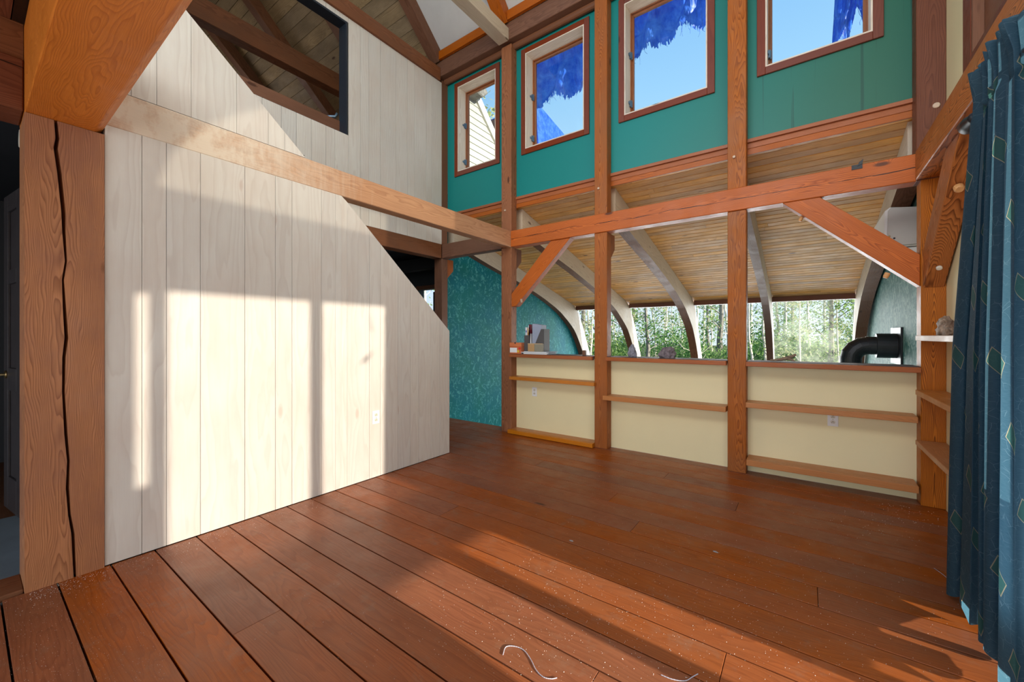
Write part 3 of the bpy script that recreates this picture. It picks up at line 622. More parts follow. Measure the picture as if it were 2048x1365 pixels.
peg(wbk, Vector((0.745, 3.52, 2.14)) , dn, 0.024, 0.03, 'peg'); peg(wbk, Vector((0.75, 3.98, 1.72)), dn, 0.016, 0.012, 'ivory')

# ------------------------------------------------------------------ ledges and shelves
def ledge(x0, x1, label):
    e = empty('ledge', ((x0 + x1) / 2, 4.22, 0.975), label, 'ledge')
    mb = MB(); mb.box(x0, x1, 4.115, 4.155, 0.978, 1.018, 'x'); mb.build('front_board', M['fir'], e, bevel=0.003)
    mb = MB(); mb.box(x0, x1, 4.155, 4.178, 0.978, 1.020, 'x'); mb.box(x0 + 0.0, x1, 4.302, 4.41, 0.992, 1.022, 'x'); mb.box(x0, x1, 4.178, 4.302, 0.992, 1.022, 'x'); mb.build('top', M['ledge_top'], e, bevel=0.002)
    return e
LG = [(-3.055, -1.908, 'narrow red-edged ledge on the half wall carrying the orange box'), (-1.754, -0.581, 'red-edged ledge on the half wall between the two middle posts'), (-0.425, 0.687, 'red-edged ledge on the half wall with a piece of driftwood')]
for a in LG: ledge(*a)
def shelf(x0, x1, y0, y1, z0, z1, label, mat='shelf', ax='x', poly=None):
    mb = MB()
    if poly: mb.prism([Vector((a, b_, z0)) for a, b_ in poly], (0, 0, z1 - z0), ax)
    else: mb.box(x0, x1, y0, y1, z0, z1, ax)
    return tag(mb.build('wall_shelf', M[mat], bevel=0.004, seg=2), label, 'shelf', None)
shelf(-3.055, -1.885, 4.125, 4.299 - 0.12, 0.690, 0.730, 'slim pine shelf across the left cream bay above the small socket')
shelf(-1.785, -0.585, 4.125, 4.179, 0.548, 0.596, 'slim pine shelf across the middle cream bay')
shelf(-0.425, 0.670, 4.115, 4.153, 0.610, 0.655, 'slim pine shelf across the right cream bay touching the socket')
shelf(-3.075, -1.900, 4.115, 4.179, 0.004, 0.050, 'pine board lying along the floor at the left cream bay')
shelf(-0.420, 0.672, 4.105, 4.153, 0.098, 0.150, 'low pine shelf just above the floor at the right cream bay')
def filler(x0, x1, z0, z1):       # the part of a slim shelf that reaches back to the cream wall
    return (x0, x1, 4.179, YB - 0.001, z0, z1)
for o_, (x0, x1, z0, z1) in zip([o for o in COL.objects if o.name.startswith('wall_shelf')], [(-3.055, -1.91, .690, .730), (-1.752, -0.585, .548, .596), (-0.425, 0.670, .610, .655), (-3.055, -1.91, .004, .050), (-0.420, 0.672, .098, .150)]):
    mb = MB(); mb.box(x0, min(x1, 0.686), 4.153 if x1 > 0 else 4.179, YB - 0.001, z0, z1, 'x'); mb.build('shelf_back', M['shelf'], o_)
SP = [(0.66, 4.153), (XR - 0.001, 4.153), (XR - 0.001, 3.63), (0.788, 3.63), (0.788, 3.075), (0.66, 3.075)]
shelf(0, 0, 0, 0, 0.815, 0.853, 'middle pine shelf on the right wall beside the curtain', ax='y', poly=SP)
shelf(0, 0, 0, 0, 0.448, 0.482, 'lowest and widest pine shelf on the right wall beside the curtain', ax='y', poly=SP)
shelf(0, 0, 0, 0, 1.214, 1.252, 'topmost pale shelf on the right wall holding a brown rock', mat='shelf_pale', ax='y', poly=SP)

# ------------------------------------------------------------------ right wall with the glazed door, upper window and daylight openings
def wall_with_holes(name, x0, x1, ya, yb, za, zb2, holes, mat, label):
    ys = sorted({ya, yb, *[h[0] for h in holes], *[h[1] for h in holes]}); zs = sorted({za, zb2, *[h[2] for h in holes], *[h[3] for h in holes]})
    mb = MB()
    for i in range(len(ys) - 1):
        run = None
        for j in range(len(zs) - 1):
            cy, cz = (ys[i] + ys[i + 1]) / 2, (zs[j] + zs[j + 1]) / 2
            hole = any(h[0] < cy < h[1] and h[2] < cz < h[3] for h in holes)
            if not hole:
                if run is None: run = [zs[j], zs[j + 1]]
                else: run[1] = zs[j + 1]
            if hole and run: mb.box(x0, x1, ys[i], ys[i + 1], run[0], run[1]); run = None
        if run: mb.box(x0, x1, ys[i], ys[i + 1], run[0], run[1])
    return struct(mb.build(name, mat), label)
DOOR = (0.20, 3.50, 0.0, 2.395); UPW = (0.40, 3.55, 2.93, 3.95)
wall_with_holes('wall_right', XR, XR + 0.10, -3.2, 4.52, -0.2, 9.3, [DOOR, UPW], M['cream'], 'cream right wall behind the shelves and curtain')
# door unit: frame, rails and panels leave the panes that throw the sun patches
dr = empty('door_1', (XR + 0.05, 1.8, 0)); struct(dr, 'glazed door unit behind the curtain')
panes = [(0.525, 1.375, 0.739, 2.382), (1.474, 2.345, 0.739, 2.382), (0.386, 0.436, 1.25, 2.37), (1.10, 1.465, 0.05, 0.557), (1.585, 1.865, 0.05, 0.557), (1.98, 2.60, 0.03, 0.15)]
ys = sorted({DOOR[0], DOOR[1], *[h[0] for h in panes], *[h[1] for h in panes]}); zs = sorted({DOOR[2], DOOR[3], *[h[2] for h in panes], *[h[3] for h in panes]})
mb = MB()
for i in range(len(ys) - 1):
    for j in range(len(zs) - 1):
        cy, cz = (ys[i] + ys[i + 1]) / 2, (zs[j] + zs[j + 1]) / 2
        if not any(h[0] < cy < h[1] and h[2] < cz < h[3] for h in panes): mb.box(XR + 0.04, XR + 0.075, ys[i], ys[i + 1], zs[j], zs[j + 1], 'z', off=(1, 0, 0.05, 0.5))
mb.build('door_frame', M['sash'], dr)
for h in panes:
    mb = MB(); mb.box(XR + 0.055, XR + 0.060, h[0], h[1], h[2], h[3]); mb.build('glass_pane', M['glass_dim_door'] if h[2] > 0.7 else M['glass'], dr)  # upper panes darkened to hold back the sun patch on the stair wall
mb = MB(); mb.tube([(XR + 0.12, 1.795, 1.885), (XR + 0.12, 1.85, 1.93), (XR + 0.12, 1.93, 1.985)], [0.004, 0.014, 0.005], 8); mb.tube([(XR + 0.12, 1.86, 1.90), (XR + 0.12, 1.885, 1.955)], 0.008, 6); mb.tube([(XR + 0.12, 1.93, 2.17), (XR + 0.12, 1.90, 2.26), (XR + 0.12, 1.905, 2.375)], [0.008, 0.006, 0.003], 6); mb.build('hanging_twig', M['bark_dark'], dr)
# post beside the door (pinkish edge left of the curtain)
mb = MB(); mb.box(0.790, XR, 3.50, 3.62, 0.0, ZB0, 'z'); struct(mb.build('trim_2', M['fir'], bevel=0.003), 'door post trim beside the curtain')
mb = MB(); mb.box(XR, XR + 0.04, 3.44, 3.50, 0, 2.395, 'z'); struct(mb.build('trim_3', M['fir_dark']), 'dark door jamb beside the curtain')
# upper window, its frame shapes the soft arched patch on the stair wall
uw = empty('window_5', (XR + 0.05, 2.0, 2.93)); struct(uw, 'upper side window with a red casing on the right wall')
def xz_poly(mb, pts, x0, x1, mi=0): mb.prism([Vector((x0, a, b_)) for a, b_ in pts], (x1 - x0, 0, 0), 'y', mi=mi)
mb = MB(); xz_poly(mb, [(0.40, 2.93), (3.549, 2.93), (3.549, 3.0), (0.40, 2.99)], XR + 0.03, XR + 0.07)
xz_poly(mb, [(0.40, 2.99), (0.47, 2.99), (0.54, 3.20), (0.68, 3.42), (0.85, 3.57), (1.16, 3.80), (1.5, 3.95), (0.40, 3.95)], XR + 0.03, XR + 0.07)
xz_poly(mb, [(2.95, 3.0), (3.549, 3.0), (3.549, 3.95), (2.95, 3.95)], XR + 0.03, XR + 0.07)
mb.build('window_frame', M['fir_dark'], uw)
mb = MB(); mb.box(XR + 0.045, XR + 0.05, 0.40, 2.95, 2.99, 3.95); mb.build('glass_pane', M['glass_dim'], uw)  # glass darkened to keep the upper sun patch faint
mb = MB(); mb.box(XR - 0.02, XR, 3.55, 3.70, 2.86, 4.0, 'z'); mb.box(XR - 0.02, XR, 0.2, 3.55, 2.86, 2.93, 'y'); mb.build('casing', M['casing'], uw, bevel=0.003)
mb = MB(); mb.box(XR - 0.018, XR + 0.029, 3.525, 3.549, 2.932, 3.95, 'z'); mb.build('jamb_liner', M['fir_dark'], uw)

# ------------------------------------------------------------------ main roof, white panels, rafters, attic
mb = MB()
def roof_slab(mb, x0, x1, y0, y1, th=0.12, mi=0, lift=0.0, ax='x', off=None):
    pts = [Vector((x0, y0, roof_z(y0) + lift)), Vector((x0, y1, roof_z(y1) + lift)), Vector((x0, y1, roof_z(y1) + lift + th)), Vector((x0, y0, roof_z(y0) + lift + th))]
    mb.prism(pts, (x1 - x0, 0, 0), ax, mi=mi, off=off)
roof_slab(mb, XF - 0.02, 0.95, 0.6, 4.45)
struct(mb.build('ceiling', M['white_ceiling']), 'white painted sloping ceiling high over the clerestory')
mb = MB(); y = 0.6
while y < 4.6:
    roof_slab(mb, -10.0, XF - 0.021, y + 0.003, min(y + 0.13, 4.6) - 0.003, th=0.03); y += 0.13
roof_slab(mb, -10.0, XF - 0.021, 0.6, 4.6, th=0.06, mi=1, lift=0.031)
struct(mb.build('ceiling', [M['pine_old'], M['gap']]), 'stained board underside of the attic roof')
def rafter(x0, x1, label, mat='fir_dark', d=0.17):
    mb = MB(); y0, y1 = 0.7, 4.12
    mb.prism([Vector((x0, y0, roof_z(y0) - 0.002)), Vector((x0, y1, roof_z(y1) - 0.002)), Vector((x0, y1 - 0.02, roof_z(y1) - d - 0.02)), Vector((x0, y0, roof_z(y0) - d - 0.06))], (x1 - x0, 0, 0), grain=Vector((0, -1, ROOF_M)))
    return tag(mb.build('roof_rafter', M[mat], bevel=0.004), label, 'rafter')
rafter(-4.46, -4.30, 'dark rafter where the white ceiling panel meets the attic boards', 'fir_dark')
rafter(-3.22, -3.06, 'rafter rising above the pale tie beam between the white ceiling panels', 'fir')
for x, lb in ((-5.85, 'nearest attic rafter seen through the opening'), (-7.22, 'middle attic rafter crossing behind the attic tie beam'), (-8.55, 'farthest attic rafter deep in the opening')):
    rafter(x, x + 0.15, lb, 'fir_dark', 0.2)
beam(-5.96, -5.80, 0.3, 4.1, 5.02, 5.29, 'y', M['fir_dark'], 'dark horizontal tie beam seen through the attic opening')
beam(-10.0, XF - 0.15, 4.12, 4.24, 4.62, 4.9, 'x', M['fir_dark'], 'dark eave plate at the foot of the attic rafters')
mb = MB(); mb.box(-10.0, XF - 0.15, 0.3, 4.5, 3.35, 3.45, 'x', mi=0); struct(mb.build('floor', M['fir_dark']), 'attic floor')
mb = MB(); mb.box(-4.62, -4.46, 0.3, 4.1, 3.45, 3.80, 'y', off=(2, .03, .1, .1)); tag(mb.build('timber_beam', M['fir_dark']), 'black-brown beam along the bottom of the attic opening', 'beam')
mb = MB(); mb.box(-10.0, XF - 0.15, 4.25, 4.4, 3.45, 5.2); mb.box(-10.1, -10.0, 0.3, 5.7, -0.2, 9.3); mb.box(-10.0, XF - 0.11, 0.2, 0.3, 3.3, 9.3); struct(mb.build('wall_attic', M['pine_old']), 'attic enclosure')
mb = MB(); mb.tube([(-4.66, 2.38, 3.80), (-4.52, 2.62, 3.86), (-4.50, 2.64, 3.9)], 0.018, 8); tag(mb.build('pipe', M['steel'], smooth=True), 'short bluish pipe at the lower right corner of the attic opening', 'pipe')

# ------------------------------------------------------------------ dark room beyond the stair (under the attic)
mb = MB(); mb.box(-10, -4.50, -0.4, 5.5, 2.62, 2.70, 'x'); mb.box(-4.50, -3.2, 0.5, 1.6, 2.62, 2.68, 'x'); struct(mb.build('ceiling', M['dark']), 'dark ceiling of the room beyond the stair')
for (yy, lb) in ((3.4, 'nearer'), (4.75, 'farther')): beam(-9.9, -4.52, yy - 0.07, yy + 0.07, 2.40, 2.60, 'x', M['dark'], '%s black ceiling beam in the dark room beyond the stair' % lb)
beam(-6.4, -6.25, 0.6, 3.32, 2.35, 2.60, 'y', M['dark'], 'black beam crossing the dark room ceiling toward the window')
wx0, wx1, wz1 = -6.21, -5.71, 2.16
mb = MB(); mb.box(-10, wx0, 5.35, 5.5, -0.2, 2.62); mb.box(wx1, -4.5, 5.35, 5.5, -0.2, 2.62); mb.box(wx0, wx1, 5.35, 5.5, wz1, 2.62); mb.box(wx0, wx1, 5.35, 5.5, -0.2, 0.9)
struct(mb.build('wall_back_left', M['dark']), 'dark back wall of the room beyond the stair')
w6 = empty('window_6', ((wx0 + wx1) / 2, 5.4, 0.9)); struct(w6, 'small bright window in the dark room beyond the stair')
mb = MB(); t_ = 0.03; mb.box(wx0 - 0.04, wx1 + 0.04, 5.33, 5.35, wz1, wz1 + 0.07, 'x'); mb.box(wx0 - 0.04, wx0, 5.33, 5.35, 0.9, wz1, 'z'); mb.box(wx1, wx1 + 0.04, 5.33, 5.35, 0.9, wz1, 'z'); mb.build('window_frame', M['fir_dark'], w6)
mb = MB(); mb.box(wx0, wx1, 5.42, 5.426, 0.9, wz1); mb.build('glass_pane', M['glass'], w6)
mb = MB(); mb.box(-10, -9.9, 5.0, 5.35, 0, 2.6); mb.box(-10, -3.35, -0.5, -0.4, 0, 2.6) if False else None
def drape(name, x0, x1, y, z0, z1, amp, folds, mat, label, group=None):
    mb = MB(); nu, nv = folds * 8, 14; mb.uv = []
    for j in range(nv + 1):
        for i in range(nu + 1):
            u = i / nu; v = j / nv
            mb.v.append((x0 + (x1 - x0) * u, y + amp * math.sin(u * folds * 2 * math.pi), z0 + (z1 - z0) * v)); mb.gc.append((0, 0, 0)); mb.br.append(.5); mb.uv.append((u * abs(x1 - x0) * 2, v * (z1 - z0)))
    for j in range(nv):
        for i in range(nu):
            a = j * (nu + 1) + i; mb.f.append((a, a + 1, a + nu + 2, a + nu + 1)); mb.mi.append(0)
    o = mb.build(name, mat, smooth=True); s_ = o.modifiers.new('cloth', 'SOLIDIFY'); s_.thickness = 0.003
    return tag(o, label, 'curtain', group)
drape('curtain', wx0 - 0.30, wx0 + 0.03, 5.27, 0.5, 2.08, 0.02, 4, M['curtain'], 'dark blue curtain at the left of the small window beyond the stair')
drape('curtain', wx1 + 0.02, wx1 + 0.16, 5.27, 0.5, 2.08, 0.02, 3, M['curtain'], 'narrow blue curtain at the right of the small window beyond the stair')

# ------------------------------------------------------------------ side passage with the panelled door (far left)
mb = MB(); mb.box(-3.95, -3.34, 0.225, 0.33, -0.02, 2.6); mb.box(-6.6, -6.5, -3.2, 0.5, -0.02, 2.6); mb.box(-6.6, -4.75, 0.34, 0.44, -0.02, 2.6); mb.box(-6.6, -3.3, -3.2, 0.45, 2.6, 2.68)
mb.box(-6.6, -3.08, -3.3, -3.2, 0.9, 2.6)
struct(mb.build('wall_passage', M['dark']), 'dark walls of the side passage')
mb = MB(); mb.box(-3.30, -3.08, -3.1, 0.18, -0.02, 0.012, 'y'); struct(mb.build('trim_4', M['fir_dark'], bevel=0.004), 'worn threshold of the side passage')
dd = empty('door_2', (-4.35, 0.24, 0)); struct(dd, 'dark panelled door standing open in the side passage')
a = Vector((-3.97, 0.296, 0.0)); d = (Vector((-4.74, 0.205, 0)) - a).normalized(); nrm = Vector((-d.y, d.x, 0)); nrm = nrm if nrm.y < 0 else -nrm; Wd, Hd = 0.775, 2.26
def dbox(mb, u0, u1, z0, z1, t0, t1):
    p = [a + d * u0 + nrm * t0, a + d * u1 + nrm * t0, a + d * u1 + nrm * t1, a + d * u0 + nrm * t1]
    mb.prism([Vector((q.x, q.y, z0)) for q in p], (0, 0, z1 - z0), 'z')
mb = MB(); dbox(mb, 0, Wd, 0.005, Hd, -0.012, 0.008)
for (u0, u1) in ((0, 0.11), (0.335, 0.44), (0.665, Wd)): dbox(mb, u0, u1, 0.005, Hd, 0.0085, 0.022)
for (z0, z1) in ((0.005, 0.24), (0.86, 1.02), (1.62, 1.72), (2.14, Hd)): 
    for (u0, u1) in ((0.111, 0.334), (0.441, 0.664)): dbox(mb, u0, u1, z0, z1, 0.0085, 0.022)
mb.build('door_leaf', M['door'], dd, bevel=0.002)
mb = MB(); kp = a + d * 0.70 + Vector((0, 0, 0.97)); mb.tube([kp + nrm * 0.02, kp + nrm * 0.03, kp + nrm * 0.032, kp + nrm * 0.07], [0.028, 0.028, 0.01, 0.01], 12); mb.tube([kp + nrm * 0.065 + d * 0.0, kp + nrm * 0.07 + d * 0.06, kp + nrm * 0.06 + d * 0.10], [0.012, 0.011, 0.008], 8); mb.build('door_handle', M['brass'], dd, smooth=True)
mb = MB(); mb.tube([(-3.47, 0.224, 2.33), (-3.47, 0.205, 2.33), (-3.47, 0.185, 2.33)], [0.075, 0.07, 0.045], 20); tag(mb.build('door_chime', M['ivory'], smooth=True), 'small off-white round cover high on the wall left of the cracked post', 'cover')

# ------------------------------------------------------------------ sunroom: end walls, ribs, board ceiling, glass front
prof_out = [(4.42, 2.925), (8.45, 1.945)]
SR = lambda y: 2.985 - (y - 4.30) * 0.25      # underside of sunroom ceiling
def end_wall(name, x0, x1, mat, label):
    mb = MB(); pts = [(4.42, -1.0), (9.25, -1.0), (9.25, 0.7), (8.6, 1.86), (8.45, SR(8.45)), (4.42, SR(4.42))]
    mb.prism([Vector((x0, a_, b_)) for a_, b_ in pts], (x1 - x0, 0, 0), 'y'); return struct(mb.build(name, mat), label)
end_wall('wall_sunroom_left', -4.55, -4.455, M['sponge'], 'teal sponge painted end wall of the sunroom')
end_wall('wall_sunroom_right', 0.825, 0.92, M['sponge_grey'], 'grey teal sponge painted right end wall of the sunroom')
mb = MB(); n = 46; ys0 = 4.42; ye = 8.56
for i in range(n):
    ya = ys0 + (ye - ys0) * i / n; yb = ys0 + (ye - ys0) * (i + 1) / n
    xj = sorted([-4.45] + [random.uniform(-4, 0.4)] + [0.82])
    for k in range(2):
        pts = [Vector((xj[k] + 0.0015, ya + 0.0065, SR(ya + 0.0065))), Vector((xj[k] + 0.0015, yb - 0.0065, SR(yb - 0.0065))), Vector((xj[k] + 0.0015, yb - 0.0025, SR(yb) + 0.02)), Vector((xj[k] + 0.0015, ya + 0.0025, SR(ya) + 0.02))]
        mb.prism(pts, (xj[k + 1] - xj[k] - 0.003, 0, 0), 'x')
mb.prism([Vector((-4.45, ys0, SR(ys0) + 0.021)), Vector((-4.45, 8.7, SR(8.7) + 0.021)), Vector((-4.45, 8.7, SR(8.7) + 0.12)), Vector((-4.45, ys0, SR(ys0) + 0.12))], (5.35, 0, 0), 'x', mi=1)
mb.box(-4.45, XR, YB + 0.061, 4.419, 2.955, 3.045, 'x', mi=0)
struct(mb.build('ceiling', [M['pine'], M['gap']]), 'knotty pine board ceiling sloping down over the sunroom')
rib_out = [(4.43, SR(4.43) - 0.003), (5.6, SR(5.6) - 0.003), (7.0, SR(7.0) - 0.003), (8.2, SR(8.2) - 0.003), (8.46, 1.925), (8.60, 1.78), (8.76, 1.60), (9.20, 0.86), (9.45, 0.30), (9.5, -0.98)]
rib_in = [(9.28, -0.98), (9.10, 0.30), (8.86, 0.82), (8.74, 1.0), (8.58, 1.20), (8.42, 1.37), (8.25, 1.49), (8.03, 1.62), (7.78, 1.755), (7.50, 1.87), (7.05, 2.02), (6.62, 2.14), (5.9, 2.32), (5.35, 2.44), (4.43, 2.66)]
def rib(x0, x1, label):
    mb = MB(); n0 = 0
    pts = rib_out + rib_in
    # resample both sides to build quads so the curve shades well
    bm_pts_o = rib_out; bm_pts_i = rib_in[::-1]
    def samp(pl, k):
        ds = [0]
        for p, q in zip(pl[:-1], pl[1:]): ds.append(ds[-1] + math.hypot(q[0] - p[0], q[1] - p[1]))
        out = []
        for i in range(k):
            s_ = ds[-1] * i / (k - 1)
            for j in range(len(ds) - 1):
                if s_ <= ds[j + 1] + 1e-9:
                    f_ = (s_ - ds[j]) / (ds[j + 1] - ds[j]); out.append((pl[j][0] + (pl[j + 1][0] - pl[j][0]) * f_, pl[j][1] + (pl[j + 1][1] - pl[j][1]) * f_, s_)); break
        return out
    K = 48; so_, si_ = samp(bm_pts_o, K), samp(bm_pts_i, K); off = mb._gcoff()
    for k in range(K):
        for (q, tt) in ((so_[k], 1.0), (si_[k], 0.0)):
            for x in (x0, x1):
                mb.v.append((x, q[0], q[1])); mb.gc.append((q[2] + off[0], tt * 0.26 - 0.1, x - x0 + off[2])); mb.br.append(off[3])
    for k in range(K - 1):
        a_ = k * 4; b_ = a_ + 4
        for q, m_ in (((a_, b_, b_ + 1, a_ + 1), 0), ((a_ + 2, a_ + 3, b_ + 3, b_ + 2), 1), ((a_, a_ + 2, b_ + 2, b_), 0), ((a_ + 1, b_ + 1, b_ + 3, a_ + 3), 0)): mb.f.append(q); mb.mi.append(m_)
    mb.f.append((0, 1, 3, 2)); mb.mi.append(0); e_ = (K - 1) * 4; mb.f.append((e_, e_ + 2, e_ + 3, e_ + 1)); mb.mi.append(0)
    return tag(mb.build('curved_rib', [M['rib'], M['fir_dark']]), label, 'rib')
rib(-4.452, -4.33, 'curved whitewashed roof rib against the teal end wall above the boxes')
rib(-3.19, -3.06, 'curved whitewashed roof rib springing from the left corner post')
rib(-1.90, -1.76, 'curved whitewashed roof rib meeting the sill behind the larger stone')
rib(-0.575, -0.47, 'curved roof rib seen edge-on just right of the middle post')
rib(0.66, 0.80, 'curved roof rib beside the grey teal wall and the stove pipe')
mb = MB(); mb.box(-4.45, 0.82, 8.41, 8.45, 1.925, 1.945, 'x') if False else None
def header_seg(x0, x1):
    global mb; mb.box(x0, x1, 8.47, 8.58, 1.85, 1.935, 'x')
mb = MB()
bays = [(-4.329, -3.192), (-3.059, -1.902), (-1.759, -0.577), (-0.469, 0.658)]
for b_ in bays: header_seg(*b_)
mb.box(0.801, 0.824, 8.47, 8.58, 1.85, 1.935, 'x')
struct(mb.build('trim_5', M['header']), 'dark brown header over the sunroom windows')
for i, (x0, x1) in enumerate(bays):
    w_ = empty('window_%d' % (7 + i), ((x0 + x1) / 2, 8.7, -0.9)); struct(w_, 'large fixed sunroom pane looking onto the trees')
    mb = MB(); mb.prism([Vector((x0, 8.60, 1.85)), Vector((x0, 8.93, 0.66)), Vector((x0, 8.93, -0.95)), Vector((x0, 8.937, -0.95)), Vector((x0, 8.937, 0.66)), Vector((x0, 8.607, 1.85))], (x1 - x0, 0, 0)); mb.build('glass_pane', M['glass_dirty'] if i == 3 else M['glass'], w_)
# mini split unit on the right end wall
ms = empty('air_conditioner', (0.70, 5.3, 2.03), 'white wall-mounted air conditioner seen end-on in the sunroom corner', 'air conditioner')
mb = MB(); pr = [(0.823, 2.04), (0.823, 2.38), (0.62, 2.41), (0.585, 2.38), (0.580, 2.16), (0.61, 2.09), (0.68, 2.045)]
mb.prism([Vector((x, 4.93, z)) for x, z in pr], (0, 0.82, 0)); mb.build('housing', M['white_plastic'], ms, bevel=0.008, seg=2)
mb = MB(); mb.prism([Vector((x, 4.905, z)) for x, z in [(0.822, 2.05), (0.822, 2.37), (0.625, 2.40), (0.605, 2.375), (0.60, 2.165), (0.625, 2.105), (0.69, 2.055)]], (0, 0.024, 0)); mb.build('end_cover', M['beige_plastic'], ms, bevel=0.004)
mb = MB(); mb.tube([(0.645, 4.904, 2.12), (0.645, 4.90, 2.12)], 0.008, 10); mb.build('screw', M['dark'], ms)
mb = MB(); mb.tube([(0.612, 4.904, 2.14), (0.612, 4.897, 2.14)], 0.009, 10); mb.build('screw', M['brass'], ms)
mb = MB(); mb.box(0.70, 0.822, 4.95, 5.3, 1.96, 2.035); mb.build('pipe_cover', M['white_plastic'], ms, bevel=0.006)
# stove pipe
sp = empty('stove_pipe', (0.5, 6.0, 0.0), 'black stove pipe elbow passing through the grey teal wall', 'stove pipe')
PY, PZ = 6.0, 1.14
mb = MB(); mb.box(0.806, 0.8245, PY - 0.24, PY + 0.24, PZ - 0.20, PZ + 0.20); mb.build('wall_plate', M['black_metal'], sp, bevel=0.003)
mb = MB(); mb.box(0.790, 0.805, PY - 0.10, PY + 0.30, PZ - 0.27, PZ + 0.27) if False else mb.box(0.8055, 0.8245, PY + 0.24, PY + 0.36, PZ - 0.20, PZ + 0.20); mb.build('backing_plate', M['white_plastic'], sp)
mb = MB(); mb.tube([(0.806, PY, PZ), (0.64, PY, PZ)], 0.135, 32); mb.build('thimble', M['black_metal'], sp, smooth=False, bevel=0.002)
mb = MB(); r_ = 0.10; c0 = Vector((0.575, PY, PZ - 0.15)); pts = []
for k in range(0, 5): an = R(90 + 22.5 * k); pts.append(c0 + Vector((math.cos(an) * 0.15, 0, math.sin(an) * 0.15)))
mb.tube([Vector((0.66, PY, PZ))] + pts + [pts[-1] - Vector((0, 0, 1.85))], r_, 28)
for k, p in enumerate(pts):
    t_ = (pts[min(k + 1, 4)] - pts[max(k - 1, 0)]).normalized(); mb.tube([p - t_ * 0.003, p + t_ * 0.003], r_ + 0.0035, 28)
mb.build('elbow', M['black_metal'], sp)

# ------------------------------------------------------------------ sockets
def outlet(center, axis, label, plate='white_plastic', face='ivory'):
    c = Vector(center); e = empty('wall_socket', c - Vector((0, 0, 0.0575)), label, 'socket')
    u = Vector((1, 0, 0)) if axis == 'y' else Vector((0, 1, 0)); n = Vector((0, -1, 0)) if axis == 'y' else Vector((1, 0, 0))
    def bx(mb, du0, du1, z0, z1, t0, t1):
        mb.prism([c + u * a_ + n * t0 + Vector((0, 0, b_)) for a_, b_ in ((du0, z0), (du1, z0), (du1, z1), (du0, z1))], n * (t1 - t0))
    mb = MB(); bx(mb, -0.036, 0.036, -0.058, 0.058, 0.0005, 0.007); mb.build('cover_plate', M[plate], e, bevel=0.003, seg=2)
    for s_ in (0.022, -0.022):
        mb = MB(); mb.prism([c + n * 0.0065 + u * (0.0165 * math.cos(a_)) + Vector((0, 0, s_ + max(-0.0125, min(0.0125, 0.0165 * math.sin(a_))))) for a_ in [2 * math.pi * k / 20 for k in range(20)]], n * 0.003); f_ = mb.build('receptacle', M[face], e)
        mb = MB()
        for (du, z0, z1, ww) in ((-0.006, -0.008, 0.0, 0.0016), (0.006, -0.007, 0.0, 0.0014)): bx(mb, du - ww, du + ww, s_ + z0, s_ + z1, 0.0096, 0.0100)
        bx(mb, -0.0026, 0.0026, s_ + 0.004, s_ + 0.009, 0.0096, 0.0100); mb.build('slots', M['dark'], e)
    mb = MB(); mb.tube([c + n * 0.006, c + n * 0.0085], 0.003, 10); mb.build('screw', M['brass'], e)
outlet((-3.06, 2.154, 0.531), 'x', 'white wall socket low on the whitewashed board wall')
outlet((-2.778, 4.30, 0.537), 'y', 'white wall socket on the left cream bay under the shelf')
outlet((0.190, 4.30, 0.550), 'y', 'white wall socket with ivory outlets on the right cream bay')

# ------------------------------------------------------------------ things on the ledges
LT = 1.0225
bx_ = empty('shoe_box', (-2.965, 4.20, LT), 'small orange cardboard box with a white label on the left ledge', 'box')
mb = MB(); mb.box(-3.050, -2.873, 4.135, 4.235, LT, LT + 0.092); mb.build('box_body', plain('orange_card', (0.60, 0.16, 0.05), 0.6), bx_, bevel=0.001)
mb = MB(); mb.box(-3.054, -2.869, 4.130, 4.239, LT + 0.092, LT + 0.140); mb.build('lid', plain('orange_card_lid', (0.68, 0.20, 0.07), 0.55), bx_, bevel=0.002)
mb = MB(); mb.tube([(-2.962, 4.1298, LT + 0.136), (-2.962, 4.1285, LT + 0.136)], 0.011, 14); mb.build('finger_hole', M['dark'], bx_)
mb = MB(); mb.box(-3.047, -2.937, 4.1335, 4.1348, LT + 0.015, LT + 0.075); lb_ = mb.build('paper_label', M['white_plastic'], bx_)
for (x0, z0, w_, h_) in ((-3.035, 0.035, 0.016, 0.022), (-3.005, 0.042, 0.026, 0.010), (-2.998, 0.032, 0.010, 0.008), (-2.968, 0.034, 0.018, 0.022)):
    mb = MB(); mb.box(x0, x0 + w_, 4.1328, 4.1334, LT + z0, LT + z0 + h_); mb.build('print', plain('label_print', (0.10, 0.14, 0.22), 0.6), lb_)
mb = MB(); mb.box(-2.934, -2.905, 4.1335, 4.1348, LT + 0.018, LT + 0.045); mb.build('yellow_sticker', plain('yellow_sticker', (0.80, 0.56, 0.05), 0.5), bx_)
mb = MB(); mb.tube([(-2.895, 4.1345, LT + 0.068), (-2.895, 4.1332, LT + 0.068)], 0.016, 14); mb.build('red_sticker', plain('red_sticker', (0.70, 0.03, 0.02), 0.5), bx_)
